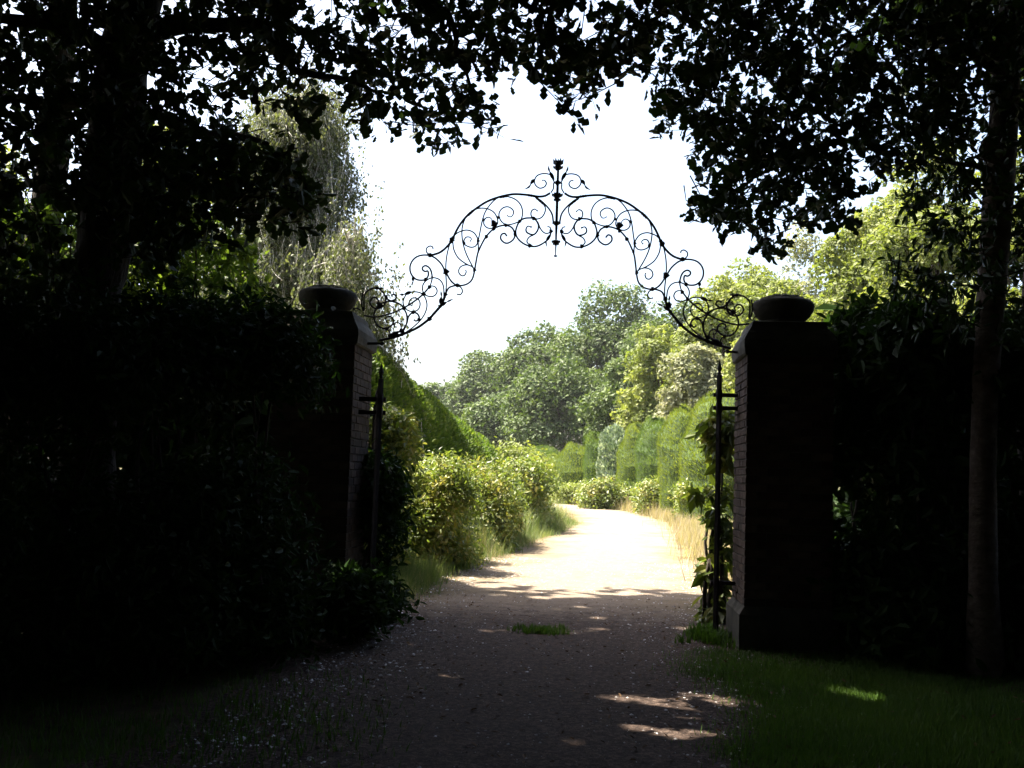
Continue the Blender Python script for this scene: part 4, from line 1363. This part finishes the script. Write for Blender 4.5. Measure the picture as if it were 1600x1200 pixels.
rg = np.random.default_rng(400)
cen = [(path_centre(y) - HALF(y) - rg.uniform(.3, 1.3), y, rg.uniform(.6, 1.3)) for y in rg.uniform(19, 34, 260)]
grass('seeding_grass', 'pinkish seeding grass at the foot of the farther rhododendrons', cen, 16000, .6, 'verge_blade', 407, wid=.004, spread=.16, bend=.4)
cen = []
for q in range(420):       # left verge
    y = 12.2 + 22 * rg.random() ** 1.3
    cen.append((path_centre(y) - HALF(y) - rg.uniform(.0, .7), y, rg.uniform(.4, 1.2)))
for q in range(40):
    p = ground(rg.uniform(620, 700), rg.uniform(890, 920))
    cen.append((p[0] - .3, p[1], 1.3))
grass('verge_grass', 'tall seeding grass along the shrubby verge past the overgrown pier', cen, 34000, .26, 'verge_blade', 401, wid=.0045, spread=.16, bend=.5, simple=True)
cen = []
for q in range(600):       # right verge
    y = 15 + 40 * rg.random() ** 1.2
    x = np.interp(y, PATH[:, 1], PATH[:, 0])
    cen.append((x + HALF(y) + rg.uniform(.1, 1.6), y, rg.uniform(.4, 1.2)))
for q in range(900):       # outer side of the bend
    k = int(rg.integers(len(PATH)))
    if PATH[k, 1] > 40:
        p = PATH[k] + Nn[k] * (HALF(50) + rg.uniform(.1, 2.2))
        cen.append((p[0], p[1], rg.uniform(.9, 2.2)))
grass('dry_grass', 'bleached tall grass on the outer verge of the bend', cen, 60000, .42, 'dry_grass', 402, spread=.26, wid=.007, bend=.4, simple=True)
cen = [(c_[0], c_[1], 1) for c_ in (ground(rg.uniform(1090, 1640), rg.uniform(1022, 1200)) for _ in range(1500)) if c_[0] > path_centre(c_[1]) + 1.22 + .2 * math.sin(c_[1] * 2)]
grass('lawn_grass', 'short shaded grass in front of the clear pier', cen, 70000, .06, 'green_grass', 403, spread=.14, wid=.004, simple=True)
cen = [(c_[0], c_[1], 1) for c_ in (ground(rg.uniform(-40, 560), rg.uniform(1060, 1200)) for _ in range(300))]
grass('woodland_grass', 'sparse grass on the dark ground under the oak', cen, 3500, .07, 'green_grass', 404, spread=.2, wid=.004)
p = ground(845, 990)
grass('grass_tuft', 'small bright green grass tuft growing in the middle of the drive', [(p[0] + rg.normal() * .13, p[1] + rg.normal() * .10, 1) for _ in range(30)], 900, .075, 'green_grass', 405, spread=.03, wid=.005, cat='grass tuft')
p = ground(1105, 1000)
grass('weeds', 'weeds at the foot of the edge-on gate by the clear pier', [(p[0] + rg.normal() * .12, p[1] + rg.normal() * .2, 1) for _ in range(30)], 900, .13, 'green_grass', 406, spread=.04, wid=.008, cat='weeds')

# ------------------------------------------------------------------ trees beyond
def tree(name, label, px, ytop, wpx, D, mat, seed, n=16000, leaf=.34, cat='tree', group=None, ybase=None, k=85, bark='bark_dark', flat=.85, lobes_r=.27, proto='clump'):
    r = np.random.default_rng(seed)
    top = at(px, ytop, D)
    R = wpx / 1600 * D / 2
    zb = 0.6 if ybase is None else max(.6, at(px, ybase, D)[2])
    top[2] *= 1.06
    zc = (top[2] + zb) / 2
    Rz = (top[2] - zb) / 2
    base = np.array([top[0], D, 0])
    lobes = crown_lobes((0, 0, zc), (R, R * .9, Rz), k, lobes_r * R, r, flat=flat, fill=.98)
    root = thing(name, label, cat, base, group)
    V, Fq = lobe_leaves(lobes, int(n * 1.15), leaf * .84, 'diamond' if proto == 'clump' else proto, r, shell=.22, up=.35, out_bias=1.5)
    V[:, 2] = np.maximum(V[:, 2], .02)
    link('crown', mesh_np('crown', V, [Fq], [mat]), root)
    mb = MB()
    trunk_mb(mb, [(0, 0, -.1), (r.normal() * .1, 0, zc * .5), (r.normal() * .2, 0, zc), (0, 0, zc + Rz * .6)], [.035 * R + .12, .03 * R + .08, .02 * R + .05, .03], 8, 4, .04, 0, r)
    for q in range(8):
        l = lobes[int(r.integers(k))]
        limb(mb, (0, 0, zc * r.uniform(.5, 1.0)), l[:3], .03 * R, .02, 0, 5, r)
    link('trunk', mb.mesh('trunk', [bark], smooth=True), root)
    return root


G = 'trees beyond the gate'
FT = [
    ('tree', 'faint farthest tree low against the sky beside the yew hedge', 690, 600, 100, 125, 'far_leaf', .5, 12000),
    ('tree', 'distant rounded tree at the low end of the skyline', 765, 556, 150, 112, 'far_leaf', .46, 16000),
    ('tree', 'distant dark green tree halfway up the skyline', 850, 505, 170, 100, 'far_leaf', .42, 20000),
    ('tree', 'tallest dark green tree in the centre of the skyline', 965, 455, 210, 92, 'far_leaf', .38, 24000),
    ('tree', 'dark leafy tree in front of the tallest one, low to the hedges', 880, 570, 190, 82, 'far_leaf', .34, 20000),
    ('tree', 'deep green tree closing the view over the bend', 790, 620, 150, 88, 'far_leaf', .34, 15000),
    ('tree', 'dark tree behind the hedge row near the silvery shrub', 985, 560, 150, 70, 'far_leaf', .3, 18000),
    ('tree', 'yellow-green tree standing before the dark skyline trees', 1030, 500, 130, 62, 'bright_leaf', .28, 16000),
    ('tree', 'grey-leaved tree with whitish foliage behind the hedge mounds', 1090, 545, 140, 50, 'pale_leaf', .22, 18000),
    ('tree', 'light green tree rising behind the low end of the arch', 1130, 425, 170, 56, 'bright_leaf', .26, 20000),
    ('tree', 'thin pale tree with a whitish stem behind the clear pier urn', 1265, 365, 150, 52, 'pale_leaf', .22, 9000),
    ('tree', 'bushy yellow-green tree behind the urn of the clear pier', 1215, 430, 160, 44, 'bright_leaf', .22, 18000),
    ('tree', 'tall sunlit tree left of the pale trunk, lower crown', 1340, 355, 180, 38, 'bright_leaf', .2, 22000),
    ('tree', 'tall sunlit tree partly hidden by the pale trunk', 1455, 225, 240, 34, 'bright_leaf', .19, 26000),
    ('tree', 'sunlit tree filling the right border beyond the pale trunk', 1620, 190, 260, 31, 'bright_leaf', .19, 20000),
    ('tree', 'sunlit tree deep behind the shrubs at the left border', -20, 230, 300, 31, 'bright_leaf', .19, 16000),
    ('tree', 'green tree showing in glimpses beside the leaning oak trunk', 265, 215, 230, 30, 'bright_leaf', .19, 16000),
    ('tree', 'dark tree filling the skyline between the tallest one and the yellow-green ones', 1055, 470, 190, 84, 'far_leaf', .36, 18000),
    ('tree', 'broad mid-green tree behind the pale ones, rising over the end of the arch', 1180, 412, 200, 66, 'bright_leaf', .3, 18000),
    ('tree', 'tall yellow-green tree standing between the urn and the pale trunk', 1395, 300, 190, 44, 'bright_leaf', .24, 18000),
    ('tree', 'low spreading green tree behind the top of the hedge row', 1180, 540, 200, 58, 'far_leaf', .28, 14000),
    ('tree', 'green tree behind the oak trunk, low crown', 120, 330, 200, 26, 'far_leaf', .18, 14000),
]
for q, (nm, lab, x, yt, wp, D, mt, lf, n) in enumerate(FT):
    tree('deciduous_tree', lab, x, yt, wp, D, mt, 500 + q, n=n, leaf=lf, group=G, bark='bark_birch' if 'whitish stem' in lab else 'bark_dark')


def birch(label, px, ytop, D, wpx, seed, nst, leaf=.085):
    """weeping birch: pale stem, arching boughs, hanging strands of small leaves"""
    r = np.random.default_rng(seed)
    top = at(px, ytop, D)
    R = wpx / 1600 * D / 2
    base = np.array([top[0], D, 0])
    root = thing('weeping_birch', label, 'tree', base)
    H = top[2]
    mb = MB()
    trunk_mb(mb, [(0, 0, -.1), (.1, 0, H * .3), (-.05, .1, H * .6), (.05, 0, H * .97)], [.2, .15, .1, .02], 9, 5, .03, 0, r)
    ends = []
    for q in range(64):
        a = r.uniform(0, 2 * pi)
        z0 = H * r.uniform(.28, .93)
        rr_ = R * r.uniform(.45, 1.0) * (1 - (z0 / H) ** 4 * .75)
        e = np.array([rr_ * cos(a), rr_ * sin(a), z0 + R * .12])
        P_ = limb(mb, (0, 0, z0 - .4), e, .05, .012, .35, 5, r)
        for p in P_[3:]:
            ends.append(p)
    link('trunk', mb.mesh('trunk', ['bark_birch'], smooth=True), root)
    ends = np.array(ends)
    mb = MB()
    P, AX, NR = [], [], []
    for q in range(nst):
        s0 = ends[int(r.integers(len(ends)))] + r.normal(size=3) * .32
        L = r.uniform(.35, 1.3)
        k = int(L * 22)
        t = np.sort(r.random(k))
        sw = r.normal(size=2) * .22
        pp = s0 + np.column_stack([sw[0] * t ** 1.5, sw[1] * t ** 1.5, -L * t]) + r.normal(size=(k, 3)) * .055
        P.append(pp)
        AX.append(unit(np.column_stack([r.normal(size=k) * .7, r.normal(size=k) * .7, -np.ones(k)])))
        NR.append(rdir(k, r))
        mb.add(*tube([s0, s0 + [sw[0] * .4, sw[1] * .4, -L * .5], s0 + [sw[0], sw[1], -L]], [.006, .004, .002], 3), 1)
    V, Fq = leaves(np.concatenate(P), np.concatenate(AX), np.concatenate(NR), leaf * r.uniform(.7, 1.5, sum(map(len, P))), 'diamond')
    mb.add(V, Fq, 0)
    link('crown', mb.mesh('crown', ['birch_leaf', 'bark_birch']), root)


birch('tall weeping birch with grey-green hanging strands above the overgrown pier', 465, 118, 25, 300, 601, 5600, leaf=.085)
birch('lower weeping birch drooping beside the urn of the overgrown pier', 552, 335, 21, 180, 602, 1500, leaf=.075)


# ------------------------------------------------------------------ open the gaps in the roof of leaves
def carve(o, per_leaf):
    """drop the leaves that stand in the way of the shafts of sun"""
    me = o.data
    nv = len(me.vertices)
    co = np.empty(nv * 3, np.float32)
    me.vertices.foreach_get('co', co)
    co = co.reshape(-1, 3)
    mw = np.array(o.matrix_world)
    cw = co @ mw[:3, :3].T + mw[:3, 3]
    c = cw.reshape(-1, per_leaf, 3).mean(1)
    kill = np.zeros(len(c), bool)
    for p, rad in FLECK:
        d = c - p
        t = d @ SUNV
        dist = np.linalg.norm(d - t[:, None] * SUNV, axis=1)
        kill |= (dist < rad + .11) & (t > .6)
    if kill.sum() < 3:
        return 0
    keep = ~kill
    V = co.reshape(-1, per_leaf, 3)[keep].reshape(-1, 3)
    pf = PROTO['diamond'][1]
    Fq = (pf[None] + (np.arange(keep.sum()) * per_leaf)[:, None, None]).reshape(-1, 3)
    nm = mesh_np(me.name, V, [Fq], [me.materials[0]])
    o.data = nm
    return int(kill.sum())


bpy.context.view_layer.update()
for o in list(S.objects):
    if o.type == 'MESH' and o.parent and o.parent.name.startswith('woodland_tree') and o.name.startswith('crown'):
        carve(o, 4)

# ------------------------------------------------------------------ the summer haze
HAZE = 0.0002
hm, ht, ho = new_mat('haze')
pv_ = ht.nodes.new('ShaderNodeVolumePrincipled')
pv_.inputs['Color'].default_value = (0.95, 0.97, 1.0, 1)
pv_.inputs['Density'].default_value = HAZE
pv_.inputs['Anisotropy'].default_value = 0.3
ht.links.new(pv_.outputs[0], ho.inputs['Volume'])
V, Fq = box_vf((0, 65, 14), (120, 100, 16.5))
hz = link('haze', mesh_np('haze', V, [Fq], [hm]))
tag(hz, 'thin summer haze over the garden and the distant trees', 'haze', kind='stuff')
